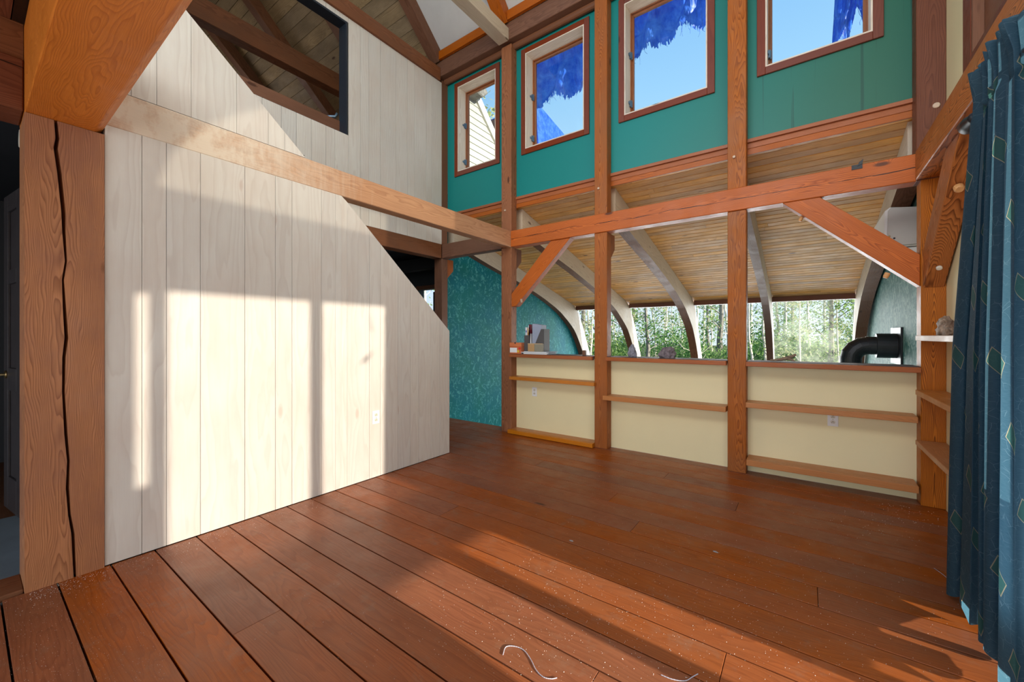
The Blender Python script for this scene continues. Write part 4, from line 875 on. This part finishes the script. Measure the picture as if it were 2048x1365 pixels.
# magazines lying flat
mg = [((0.62, 0.64, 0.66), 0.010), ((0.30, 0.38, 0.50), 0.007), ((0.66, 0.68, 0.72), 0.008), ((0.42, 0.50, 0.62), 0.006)]
z = LT
for i, (c_, h_) in enumerate(mg):
    e = empty('magazine', (-2.66, 4.24, z), '%s of the four magazines lying flat under the grey file box' % ['bottom', 'second from the bottom', 'third from the bottom', 'topmost'][i], 'magazine', 'magazines under the file box')
    dx = [0, 0.02, -0.01, 0.03][i]
    mb = MB(); mb.box(-2.872 + dx, -2.50 + dx, 4.135 + 0.01 * (i % 2), 4.36, z, z + h_); mb.build('cover', plain('magazine_cover_%d' % i, c_, 0.4), e, bevel=0.001)
    mb = MB(); mb.box(-2.870 + dx, -2.502 + dx, 4.1345 + 0.01 * (i % 2), 4.34, z + 0.001, z + h_ - 0.001); mb.build('pages', M['white_plastic'], e); z += h_ + 0.0006
mb = MB(); mb.box(-2.868, -2.838, 4.1335, 4.1342, LT + 0.001, LT + 0.009); tag(mb.build('sticker', M['dark']), 'tiny dark label on the spine of the bottom magazine', 'label')
ZM = z
# magazine file holder, dark grey, with slanted side
fb = empty('magazine_file', (-2.70, 4.27, ZM), 'dark grey file box full of papers on the left ledge', 'file box')
GREY = plain('grey_file_card', (0.095, 0.088, 0.085), 0.55)
mb = MB(); x0, x1, y0, y1 = -2.850, -2.558, 4.17, 4.30; H1, H0 = 0.285, 0.125
mb.box(x0, x0 + 0.075, y0, y0 + 0.004, ZM, ZM + 0.20)
mb.prism([Vector((x0 + 0.075, y0, ZM)), Vector((x1, y0, ZM)), Vector((x1, y0, ZM + 0.275)), Vector((x1 - 0.045, y0, ZM + 0.275)), Vector((x0 + 0.165, y0, ZM + 0.10)), Vector((x0 + 0.075, y0, ZM + 0.10))], (0, 0.004, 0))
mb.box(x0, x1, y1 - 0.004, y1, ZM, ZM + 0.275); mb.box(x1 - 0.004, x1, y0 + 0.004, y1 - 0.004, ZM, ZM + 0.275); mb.box(x0, x0 + 0.004, y0 + 0.004, y1 - 0.004, ZM, ZM + 0.20); mb.box(x0 + 0.004, x1 - 0.004, y0 + 0.004, y1 - 0.004, ZM, ZM + 0.004)
mb.build('file_body', GREY, fb)
pp = [(-2.840, -2.812, 0.300, (0.72, 0.73, 0.76), 'white booklet with a small blue mark'), (-2.806, -2.800, 0.29, (0.80, 0.45, 0.10), 'thin orange folder'), (-2.796, -2.772, 0.335, (0.18, 0.015, 0.03), 'dark red folder'), (-2.768, -2.745, 0.32, (0.75, 0.75, 0.77), 'white bound booklet'), (-2.735, -2.60, 0.325, (0.34, 0.38, 0.48), 'thick blue-grey catalogue')]
for i, (xa, xb, h_, c_, lb) in enumerate(pp):
    mb = MB(); le = [0, 0.0, 0.01, -0.03, 0.0][i]
    mb.prism([Vector((xa, 4.18, ZM + 0.006)), Vector((xb, 4.18, ZM + 0.006)), Vector((xb + le, 4.18, ZM + h_)), Vector((xa + le, 4.18, ZM + h_ + (0.02 if i == 4 else 0)))], (0, 0.11, 0))
    tag(mb.build('booklet', plain('paper_%d' % i, c_, 0.5), bevel=0.001), lb + ' standing in the grey file box', 'booklet', 'papers in the file box')
mb = MB(); mb.box(-2.833, -2.820, 4.1785, 4.1795, ZM + 0.235, ZM + 0.262); o_ = mb.build('mark', plain('blue_mark', (0.03, 0.06, 0.3), 0.5), [o for o in COL.objects if o.name.startswith('booklet')][0])
# little wooden drawer box in front of the file
wbx = empty('drawer_box', (-2.675, 4.15, ZM), 'small kraft and grey drawer box in front of the file box', 'box')
mb = MB(); mb.box(-2.775, -2.680, 4.138, 4.168, ZM, ZM + 0.098); mb.build('kraft_front', plain('kraft_card', (0.50, 0.30, 0.13), 0.6), wbx, bevel=0.002)
mb = MB(); mb.box(-2.678, -2.560, 4.138, 4.168, ZM, ZM + 0.098); mb.build('side_panel', plain('grey_kraft', (0.28, 0.26, 0.19), 0.6), wbx, bevel=0.002)
mb = MB(); mb.box(-2.776, -2.558, 4.1365, 4.138, ZM + 0.092, ZM + 0.100); mb.build('rim', plain('kraft_rim', (0.58, 0.42, 0.24), 0.6), wbx)
mb = MB(); mb.box(-2.065, -2.030, 4.20, 4.24, LT, LT + 0.06, 'z'); tag(mb.build('wood_block', M['fir_dark'], bevel=0.002), 'tiny upright wood block near the right end of the left ledge', 'block')

def rock(name, c, s, mat, label, seed, cat='rock', flat=0.35, sub=4):
    bm = bmesh.new(); bmesh.ops.create_icosphere(bm, subdivisions=sub, radius=1.0)
    rnd = random.Random(seed); planes = [(Vector((rnd.uniform(-1, 1), rnd.uniform(-1, 1), rnd.uniform(-0.6, 1))).normalized(), rnd.uniform(0.55, 0.9)) for _ in range(9)]
    for v in bm.verts:
        p = v.co.copy()
        for n_p, d_p in planes:
            k = p.dot(n_p)
            if k > d_p: p -= n_p * (k - d_p) * 0.9
        p *= 1 + 0.28 * noise.noise(p * 2.3 + Vector((seed, 0, 0))) + 0.10 * noise.noise(p * 7 + Vector((seed, 3, 0)))
        if p.z < -flat: p.z = -flat
        v.co = Vector((p.x * s[0], p.y * s[1], p.z * s[2]))
    zmin = min(v.co.z for v in bm.verts)
    for v in bm.verts: v.co.z -= zmin
    me = bpy.data.meshes.new(name); bm.to_mesh(me); bm.free(); me.materials.append(mat)
    o = bpy.data.objects.new(name, me); COL.objects.link(o); o.location = c; return tag(o, label, cat)
GR = plain('grey_blue_stone', (0.25, 0.25, 0.29), 0.8, var=0.5, nscale=25, bump=0.6, bscale=70, stain=(0.10, 0.07, 0.07), stain_amt=0.7)
PR = plain('purple_grey_stone', (0.19, 0.155, 0.165), 0.85, var=0.5, nscale=25, bump=0.8, bscale=60, stain=(0.07, 0.05, 0.05), stain_amt=0.7)
BRK = plain('brown_crystal_rock', (0.27, 0.185, 0.12), 0.7, var=0.6, nscale=30, bump=0.9, bscale=80, stain=(0.62, 0.52, 0.42), stain_amt=0.9)
rock('stone', (-1.493, 4.24, LT), (0.052, 0.04, 0.085), GR, 'upright grey-blue stone on the middle ledge beside the post', 3, flat=0.55)
rock('stone', (-1.135, 4.24, LT), (0.085, 0.05, 0.085), PR, 'wide lumpy purple-grey stone on the middle ledge', 11, flat=0.5)
rock('rock', (0.735, 3.66, 1.2525), (0.055, 0.14, 0.082), BRK, 'brown crystalline rock on the topmost right shelf', 5, flat=0.45)
# driftwood
mb = MB(); mb.tube([(-0.245, 4.19, LT + 0.012), (-0.19, 4.21, LT + 0.017), (-0.13, 4.225, LT + 0.030), (-0.085, 4.23, LT + 0.050), (-0.062, 4.235, LT + 0.066)], [0.007, 0.012, 0.017, 0.014, 0.008], 8)
mb.tube([(-0.13, 4.225, LT + 0.028), (-0.09, 4.19, LT + 0.022), (-0.07, 4.18, LT + 0.012)], [0.012, 0.009, 0.005], 7)
tag(mb.build('driftwood', plain('driftwood', (0.25, 0.17, 0.11), 0.8, var=0.4, nscale=40), smooth=True), 'small curled brown driftwood piece on the right ledge', 'driftwood')

# ------------------------------------------------------------------ curtain and rod
rod = empty('curtain_rod', (0.60, 2.4, 2.20), 'black curtain rod with a rounded finial under the right wall beam', 'curtain rod')
mb = MB(); mb.tube([(0.600, 2.60, 2.20), (0.600, 2.06, 2.20)], 0.013, 14); mb.build('rod', M['black_metal'], rod, smooth=True)
mb = MB(); mb.tube([(0.600, 2.585, 2.20), (0.600, 2.60, 2.20), (0.600, 2.615, 2.20), (0.600, 2.65, 2.20), (0.600, 2.69, 2.20), (0.600, 2.715, 2.20), (0.600, 2.725, 2.20)], [0.020, 0.026, 0.022, 0.034, 0.036, 0.026, 0.006], 18); mb.build('finial', M['black_metal'], rod, smooth=True)
mb = MB(); mb.tube([(0.600, 2.62, 2.20), (0.70, 2.62, 2.22), (XR - 0.002, 2.62, 2.22)], 0.010, 8); mb.build('bracket', M['black_metal'], rod)
def big_curtain():
    mb = MB(); mb.uv = []; nu, nv = 300, 120; edge = [(0.0, 2.86), (1.18, 2.79), (2.04, 2.565), (2.36, 2.49)]
    def ye(z):
        for (z0, y0), (z1, y1) in zip(edge[:-1], edge[1:]):
            if z <= z1: return y0 + (y1 - y0) * (z - z0) / (z1 - z0)
        return edge[-1][1]
    folds = 5.2; rnd = random.Random(4)
    ph = [rnd.uniform(-.5, .5) for _ in range(12)]
    for j in range(nv + 1):
        v = j / nv; 
        for i in range(nu + 1):
            u = i / nu; zt_ = 2.335 + 0.012 * math.sin(u * 70) + 0.01 * math.sin(u * 31 + 1)
            zb2 = 0.040 + 0.018 * math.sin(u * 26 + 1.3) + 0.012 * math.sin(u * 47)
            z = zb2 + (zt_ - zb2) * v
            y0 = ye(z); y1 = 2.06 + 0.03 * v
            wob = 0.035 * math.sin(u * 9 + 2 * v) * (1 - v)
            y = y0 + (y1 - y0) * u + wob * u * (1 - u) * 4
            a_ = u * folds * 2 * math.pi + 0.6 * math.sin(u * 7 + 1) + 0.25 * math.sin(3 * v + u * 5)
            amp = 0.030 + 0.012 * (1 - v)
            x = 0.598 + amp * math.sin(a_) + 0.010 * math.sin(2.3 * a_ + 1.0 + v)
            y += 0.022 * math.sin(2 * a_ + 0.5)
            if z > 2.14:                                 # gathered on the rod, ruffle above
                k = min(1, (z - 2.14) / 0.03); x = x * (1 - k) + k * (0.598 + 0.020 * math.sin(u * 95) + 0.012 * math.sin(u * 41))
                if z > 2.225: x -= 0.25 * (z - 2.225) * (0.5 + 0.5 * math.sin(u * 23))
            mb.v.append((x, y, z)); mb.gc.append((0, 0, 0)); mb.br.append(0.5); mb.uv.append((u * 1.75, z))
    for j in range(nv):
        for i in range(nu):
            a_ = j * (nu + 1) + i; mb.f.append((a_, a_ + 1, a_ + nu + 2, a_ + nu + 1)); mb.mi.append(0)
    o = mb.build('curtain', M['curtain'], smooth=True, origin=(0.6, 2.45, 0.02)); return tag(o, 'long dark blue curtain with gold-edged diamonds gathered at the right edge', 'curtain')
big_curtain()

# ------------------------------------------------------------------ bits on the floor
def cord(pts, r, label, name='cord'):
    P_ = [onZ(px, py, 0) for px, py in pts]; out = []
    for i in range(len(P_) - 1):
        p0 = P_[max(i - 1, 0)]; p1, p2 = P_[i], P_[i + 1]; p3 = P_[min(i + 2, len(P_) - 1)]
        for k in range(8):
            t = k / 8; out.append(0.5 * ((2 * p1) + (p2 - p0) * t + (2 * p0 - 5 * p1 + 4 * p2 - p3) * t * t + (3 * p1 - p0 - 3 * p2 + p3) * t ** 3))
    out.append(P_[-1])
    q_ = []
    for i, p in enumerate(out): q_.append(Vector((p.x, p.y, r + 0.0008)))
    rad = [r * (1.0 if i % 2 else 0.75) for i in range(len(q_))]
    mb = MB(); mb.tube(q_, rad, 8); return tag(mb.build(name, M['cord']), label, 'cord')
cord([(1006, 1312), (1012, 1296), (1030, 1295), (1048, 1303), (1062, 1322), (1072, 1342), (1086, 1356), (1102, 1360), (1114, 1358)], 0.0019, 'grey twisted cord curling over the sunlit floor boards', 'string')
cord([(1322, 1352), (1345, 1361), (1370, 1364), (1385, 1356), (1396, 1350)], 0.0019, 'short grey cord end at the bottom edge of the picture', 'string')
cord([(1868, 1138), (1885, 1150), (1900, 1163), (1914, 1174), (1920, 1168)], 0.0016, 'thin pale wire piece on the floor by the curtain', 'string')
mb = MB(); rnd = random.Random(2)
def crumb(px, py, s_):
    p = onZ(px, py, 0)
    if p.x < XL + 0.01 or p.x > XR - 0.02 or p.y > 4.08 or (p.y < 0.46 and p.x < XL + 0.02): return
    n0 = len(mb.v); a_ = rnd.uniform(0, 3)
    for k in range(3): mb.v.append((p.x + s_ * math.cos(a_ + k * 2.1), p.y + s_ * math.sin(a_ + k * 2.1), 0.0003))
    mb.v.append((p.x, p.y, s_ * 1.1))
    for _ in range(4): mb.gc.append((0, 0, 0)); mb.br.append(0.5)
    for f_ in ((0, 1, 3), (1, 2, 3), (2, 0, 3), (0, 2, 1)): mb.f.append(tuple(n0 + q for q in f_)); mb.mi.append(0)
for _ in range(1500): crumb(rnd.gauss(1250, 300), rnd.gauss(1200, 110), rnd.uniform(0.0006, 0.0016))
for _ in range(500): crumb(rnd.uniform(1000, 1930), rnd.uniform(900, 1360), rnd.uniform(0.0007, 0.002))
for _ in range(160): crumb(rnd.gauss(1800, 70), rnd.gauss(1035, 22), rnd.uniform(0.001, 0.0028))
for _ in range(1100):
    q = rnd.random(); px = 60 + 850 * q ** 1.4; crumb(px, 1182 - (px - 60) * 0.331 + abs(rnd.gauss(0, 14)) + 2, rnd.uniform(0.0006, 0.0018))
for _ in range(900): crumb(rnd.uniform(0, 330), rnd.uniform(1120, 1365), rnd.uniform(0.0005, 0.0011))
tag(mb.build('plaster_crumbs', M['crumb'], origin=(0, 0, 0)), 'white plaster crumbs scattered over the floor boards', 'debris', kind='stuff')
for (px, py, s_) in ((1143, 1083, 0.016), (1431, 1105, 0.016)):
    p = onZ(px, py, 0); rock('lint_tuft', (p.x, p.y, 0.0005), (s_, s_ * 0.5, 0.005), M['lint'], 'small grey tuft of lint on the floor %s' % ('left of the middle' if px < 1300 else 'right of the middle'), int(px), 'lint', 0.2, 2)

# ------------------------------------------------------------------ outside: wing with siding, blue tarp
wg = empty('house_wing', (-5.0, 6.5, 0), 'sided gable wall of the neighbouring wing seen through the leftmost window', 'house')
mb = MB(); zr = lambda y: 5.66 - (y - 5.75) * 1.02
mb.prism([Vector((-4.96, 4.75, 2.75)), Vector((-4.96, 7.2, 2.75)), Vector((-4.96, 7.2, zr(7.2))), Vector((-4.96, 5.55, zr(5.55))), Vector((-4.96, 4.75, 5.9))], (-0.2, 0, 0), mi=0)
mb.build('wall', M['siding'], wg)
z = 3.0
mb = MB()
while z < 5.7:
    yt = min(7.15, 5.75 + (5.66 - z - 0.12) / 1.02 - 0.05)
    if yt > 5.0: mb.prism([Vector((-4.958, 4.95, z)), Vector((-4.935, 4.95, z)), Vector((-4.950, 4.95, z + 0.118)), Vector((-4.958, 4.95, z + 0.118))], (0, yt - 4.95, 0))
    z += 0.12
mb.build('clapboards', M['siding'], wg)
mb = MB(); mb.prism([Vector((-4.90, 5.50, zr(5.50) + 0.03)), Vector((-4.90, 7.4, zr(7.4) + 0.03)), Vector((-4.90, 7.4, zr(7.4) - 0.17)), Vector((-4.90, 5.50, zr(5.50) - 0.17))], (-0.06, 0, 0)); mb.build('rake_board', M['rake'], wg)
mb = MB(); mb.box(-4.93, -4.75, 4.75, 4.95, 3.0, 5.7); mb.build('corner_shingles', M['siding'], wg)
mb = MB(); mb.prism([Vector((-4.70, 4.75, 5.78)), Vector((-4.70, 5.6, 5.80)), Vector((-4.70, 5.72, 5.72)), Vector((-4.70, 5.58, 5.58)), Vector((-4.70, 5.2, 5.60)), Vector((-4.70, 4.75, 5.52))], (-0.8, 0, 0)); mb.build('shingle_edge', M['shingle'], wg, bevel=0.02)
# lower roof slope with tarp behind window 2
rs = empty('tarp_covered_roof', (-6.5, 9.5, 3), 'steep roof slope half covered by blue tarp outside the second window', 'roof')
q1, q2, q3 = onX(1078, 214, -4.9), onX(1135, 281, -4.9), onX(1078, 292, -4.9)
mb = MB(); p0 = onX(1070, 205, -5.2); p1 = onX(1136, 282, -5.2); mb.prism([p0, p1, p1 - Vector((0, 0, 2.5)), p0 - Vector((0, 0, 3.0))], (-2.2, 0, 0)); mb.build('roof_side', plain('weathered_brown_roof', (0.20, 0.12, 0.10), 0.9, var=0.3, nscale=3), rs)
mb = MB(); mb.prism([p0 + Vector((0.03, 0, 0.02)), p1 + Vector((0.03, 0, 0.02)), p1 + Vector((0.03, -0.1, -0.12)), p0 + Vector((0.03, 0.1, -1.0))], (-2.3, 0, 0)); mb.build('tarp_flap', M['tarp'], rs)

def tarp(name, outline_px, Y0, label, seed, fringe):
    """ragged sheet: top and bottom edges given as pixel polylines, draped and crumpled at its own depth"""
    top, bot = outline_px; nu, nv = 150, 34; rnd = random.Random(seed); mb = MB()
    def lerp(pl, t):
        xs = [p[0] for p in pl]; x = xs[0] + (xs[-1] - xs[0]) * t
        for (xa, ya), (xb, yb) in zip(pl[:-1], pl[1:]):
            if x <= xb + 1e-6: return x, ya + (yb - ya) * (x - xa) / max(1e-6, xb - xa)
        return pl[-1]
    drop = [rnd.uniform(0, fringe) if rnd.random() < 0.6 else rnd.uniform(0, fringe * 0.3) for _ in range(nu + 1)]
    for j in range(nv + 1):
        v = j / nv
        for i in range(nu + 1):
            u = i / nu; tx, ty = lerp(top, u); bx2, by = lerp(bot, u); by += 5 * noise.noise(Vector((u * 9, seed, 0))) + drop[i]
            P3 = onY(tx + (bx2 - tx) * v, ty + (by - ty) * v, Y0)
            P3.y += 0.09 * math.sin(u * 17 + v * 5 + seed) + 0.10 * noise.noise(Vector((u * 6, v * 5, seed))) + 0.04 * noise.noise(Vector((u * 17, v * 14, seed)))
            mb.v.append(tuple(P3)); mb.gc.append((0, 0, 0)); mb.br.append(0.5)
    for j in range(nv):
        for i in range(nu):
            if j == nv - 1 and rnd.random() < 0.25: continue
            a_ = j * (nu + 1) + i; mb.f.append((a_, a_ + 1, a_ + nu + 2, a_ + nu + 1)); mb.mi.append(0)
    # loose threads
    for _ in range(14):
        i = rnd.randrange(nu); p = Vector(mb.v[nv * (nu + 1) + i]); q = p + Vector((rnd.uniform(-0.02, 0.05), 0, -rnd.uniform(0.03, 0.12))); mb.tube([p, (p + q) / 2 + Vector((rnd.uniform(-.01, .01), 0, 0)), q], 0.0015, 4)
    o = mb.build(name, M['tarp'], smooth=True); return tag(o, label, 'tarp')
TY = 4.95
tarp('blue_tarp', ([(1060, 40), (1240, -60)], [(1060, 212), (1083, 208), (1110, 188), (1132, 197), (1150, 178), (1169, 166), (1240, 130)]), TY, 'ragged blue tarp hanging outside the second window', 1, 7)
tarp('blue_tarp', ([(1242, -10), (1450, -140)], [(1242, 124), (1280, 112), (1310, 90), (1360, 66), (1400, 44), (1424, 24), (1450, 20)]), TY, 'ragged blue tarp hanging outside the third window', 2, 7)
tarp('blue_tarp', ([(1672, -60), (1760, -120)], [(1664, 92), (1672, 86), (1690, 84), (1700, 60), (1712, 20), (1722, 48), (1740, 40), (1760, 20)]), TY, 'narrow torn strip of blue tarp outside the rightmost window', 3, 6)

# ------------------------------------------------------------------ ground and trees
mb = MB(); mb.box(-90, 70, 9.6, 130, -1.9, -1.6, 'x'); mb.box(0.95, 70, -30, 9.6, -1.9, -1.6, 'x'); mb.box(-90, -10.2, -30, 9.6, -1.9, -1.6, 'x'); g = mb.build('ground', M['ground']); struct(g, 'leafy ground outside')
def trunk_pts(rnd, h, lean):
    pts = []; x = y = 0; n = 9
    for i in range(n + 1):
        z = h * i / n; pts.append(Vector((x, y, z))); x += rnd.gauss(lean[0], 0.10) * h / n * 0.6; y += rnd.gauss(lean[1], 0.10) * h / n * 0.6
    return pts
def tree_mesh(seed, h, r, leafn, zlo, spread, trunkmat, leafm, nbr=16, leaf=0.10, fork=False):
    rnd = random.Random(seed); tb = MB(); pts = trunk_pts(rnd, h, (rnd.uniform(-.12, .12), rnd.uniform(-.1, .1)))
    tb.tube(pts, [r * (1 - 0.8 * i / 9) for i in range(10)], 8)
    tips = []
    for _ in range(nbr):
        k = rnd.uniform(0.25, 0.98); i = int(k * 9); p = pts[i].lerp(pts[min(i + 1, 9)], k * 9 - i); a_ = rnd.uniform(0, 6.28); l = spread * rnd.uniform(0.5, 1.1) * (1.15 - 0.6 * k)
        q = p + Vector((math.cos(a_) * l * 0.5, math.sin(a_) * l * 0.5, l * rnd.uniform(0.15, 0.5))); s_ = p + Vector((math.cos(a_) * l, math.sin(a_) * l, l * rnd.uniform(0.3, 1.0)))
        tb.tube([p, q, s_], [r * 0.32 * (1.1 - k), r * 0.2 * (1.1 - k), 0.006], 5, cap=False); tips += [(q, 0.45 * l), (s_, 0.5 * l)]
    tips.append((pts[-1], spread * 0.5))
    lb = MB()
    for _ in range(leafn):
        c, rad = rnd.choice(tips); p = c + Vector((rnd.gauss(0, 1), rnd.gauss(0, 1), rnd.gauss(0, 0.7))) * rad * 0.55
        if p.z < zlo: continue
        s_ = leaf * rnd.uniform(0.5, 1.2); u = Vector((rnd.gauss(0, 1), rnd.gauss(0, 1), rnd.gauss(0, 1))).normalized(); v = u.orthogonal().normalized() if rnd.random() < .5 else u.cross(Vector((rnd.random(), rnd.random(), 1))).normalized()
        n0 = len(lb.v); t_ = rnd.random()
        for a2, b2 in ((0, -1), (0.55, 0), (0, 1), (-0.55, 0)): lb.v.append(tuple(p + u * a2 * s_ + v * b2 * s_)); lb.gc.append((0, 0, 0)); lb.br.append(t_)
        lb.f.append((n0, n0 + 1, n0 + 2, n0 + 3)); lb.mi.append(0)
    return tb, lb
def shrub_mesh(seed, h, wd, leafn, leaf=0.10):
    rnd = random.Random(seed); tb = MB(); lb = MB(); tips = []
    for _ in range(9):
        a_ = rnd.uniform(0, 6.28); p = Vector((math.cos(a_) * 0.15, math.sin(a_) * 0.15, 0)); q = Vector((math.cos(a_) * wd * rnd.uniform(.2, .8), math.sin(a_) * wd * rnd.uniform(.2, .8), h * rnd.uniform(.5, .9))); tb.tube([p, (p + q) / 2 + Vector((0, 0, .1)), q], [0.03, 0.02, 0.008], 5, cap=False); tips.append(q); tips.append((p + q) / 2)
    for _ in range(leafn):
        c = rnd.choice(tips); p = c + Vector((rnd.gauss(0, 1), rnd.gauss(0, 1), rnd.gauss(0, 1))) * wd * 0.3
        if p.z < 0.02: continue
        s_ = leaf * rnd.uniform(.5, 1.2); u = Vector((rnd.gauss(0, 1), rnd.gauss(0, 1), rnd.gauss(0, 1))).normalized(); v = u.orthogonal().normalized(); n0 = len(lb.v); t_ = rnd.random()
        for a2, b2 in ((0, -1), (0.55, 0), (0, 1), (-0.55, 0)): lb.v.append(tuple(p + u * a2 * s_ + v * b2 * s_)); lb.gc.append((0, 0, 0)); lb.br.append(t_)
        lb.f.append((n0, n0 + 1, n0 + 2, n0 + 3)); lb.mi.append(0)
    return tb, lb
protos = []
specs = [(1, 11, 0.11, 1500, 2.0, 2.0, 'bark', 'leaf', 'slim pale-trunked leafy tree'), (2, 12, 0.17, 1700, 2.5, 2.6, 'bark_dark', 'leaf_dark', 'tall dark-leaved tree with a grey trunk'), (3, 9, 0.09, 900, 1.5, 1.6, 'bark', 'leaf_pale', 'thin tree with sparse pale leaves'),
         (4, 10, 0.10, 250, 3.0, 1.8, 'bark', 'leaf', 'bare white-trunked tree'), (5, 11, 0.22, 1700, 3.0, 2.8, 'bark_dark', 'leaf', 'broad mid-green tree')]
def first(nm, tb, lb, tm, lm, label, cat='tree'):
    root = empty(nm, (0, 0, 0), label, cat); tb.build('trunk', M[tm], root, origin=(0, 0, 0)); lb.build('foliage', M[lm], root, origin=(0, 0, 0)); return root
for s_ in specs:
    tb, lb = tree_mesh(s_[0] * 7, s_[1], s_[2], s_[3], s_[4], s_[5], s_[6], s_[7]); protos.append((first('tree', tb, lb, s_[6], s_[7], s_[8]), s_[8]))
shr = []
for s_ in ((21, 2.4, 1.5, 2200, 'leaf', 'rounded green shrub'), (22, 2.9, 1.7, 2400, 'leaf_dark', 'tall dark green shrub'), (23, 2.0, 1.4, 1500, 'leaf_pale', 'pale yellowish shrub')):
    tb, lb = shrub_mesh(s_[0], s_[1], s_[2], s_[3]); shr.append((first('shrub', tb, lb, 'bark_dark', s_[4], s_[5], 'shrub'), s_[5]))
used = set()
def place(proto, x, y, z, rot, sc_, grp, label=None, where=''):
    root, base = proto
    if id(root) not in used: used.add(id(root)); r = root
    else:
        r = root.copy(); COL.objects.link(r)
        for ch in root.children: c = ch.copy(); COL.objects.link(c); c.parent = r
    r.location = (x, y, z); r.rotation_euler = (0, 0, rot); r.scale = (sc_, sc_, sc_); r['label'] = label or (base + where); r['group'] = grp
    return r
rnd = random.Random(12)
VIEWW = [(1158, 1186, 'pane left of the second post'), (1222, 1290, 'second sunroom pane'), (1290, 1390, 'third sunroom pane'), (1400, 1452, 'third sunroom pane'), (1490, 1540, 'pane right of the third post'), (1560, 1730, 'widest sunroom pane')]
def spot(px, dist): 
    r = ray(px, 672); return r[0] * dist, r[1] * dist
cnt = 0
for i in range(46):
    px = 1130 + (1760 - 1130) * ((i * 0.618034 + 0.13) % 1.0); dist = rnd.uniform(15, 44); x, y = spot(px, dist)
    if y < 12: continue
    k = rnd.choices([0, 1, 2, 3, 4], [3, 2, 3, 6, 2])[0]
    wn_ = next((w_[2] for w_ in VIEWW if px <= w_[1]), 'widest sunroom pane')
    place(protos[k], x, y, -1.6, rnd.uniform(0, 6.28), min(rnd.uniform(0.8, 1.15), dist * 0.40 / 11), '%s trees beyond the %s' % (['slim leafy', 'dark', 'pale thin', 'bare', 'broad'][k], wn_), where=' beyond the ' + wn_)
for i in range(40):
    px = 1130 + 640 * ((i * 0.618034 + 0.5) % 1.0); dist = rnd.uniform(17, 50); x, y = spot(px, dist); k = rnd.choices([0, 1, 2], [4, 3, 2])[0]
    wn_ = next((w_[2] for w_ in VIEWW if px <= w_[1]), 'widest sunroom pane')
    place(shr[k], x, y, -1.6, rnd.uniform(0, 6.28), rnd.uniform(0.6, 1.15), '%s shrubs beyond the %s' % (['green', 'dark', 'pale'][k], wn_), where=' beyond the ' + wn_)
# trees seen through the high left window and the small far window
x, y = spot(978, 15); place(protos[2], x, y, -1.6, 0.5, 1.22, 'tree by the wing', label='leafy treetop beside the sided wing in the leftmost high window')
for px in (842, 862): x, y = spot(px, 24); place(protos[3], x, y, -1.6, px, 1.0, 'bare trees beyond the small far window', label='bare tree beyond the small window of the dark room')

# plants that share a kind and a pane get their order from left to right
from collections import defaultdict
dup_ = defaultdict(list)
for o in COL.objects:
    if o.parent is None and o.get('category') in ('tree', 'shrub'): dup_[o['label']].append(o)
ORD = ['leftmost', 'second from the left', 'third from the left', 'fourth from the left', 'fifth from the left', 'sixth from the left', 'seventh from the left', 'eighth from the left', 'ninth from the left', 'tenth from the left', 'eleventh from the left', 'twelfth from the left']
for lb, ls in dup_.items():
    if len(ls) > 1:
        key = lambda o: (o.location.x * RT[0] + o.location.y * RT[1]) / (o.location.x * FW[0] + o.location.y * FW[1])
        for k, o in enumerate(sorted(ls, key=key)): o['label'] = ('rightmost' if k == len(ls) - 1 else ORD[k]) + ' ' + lb
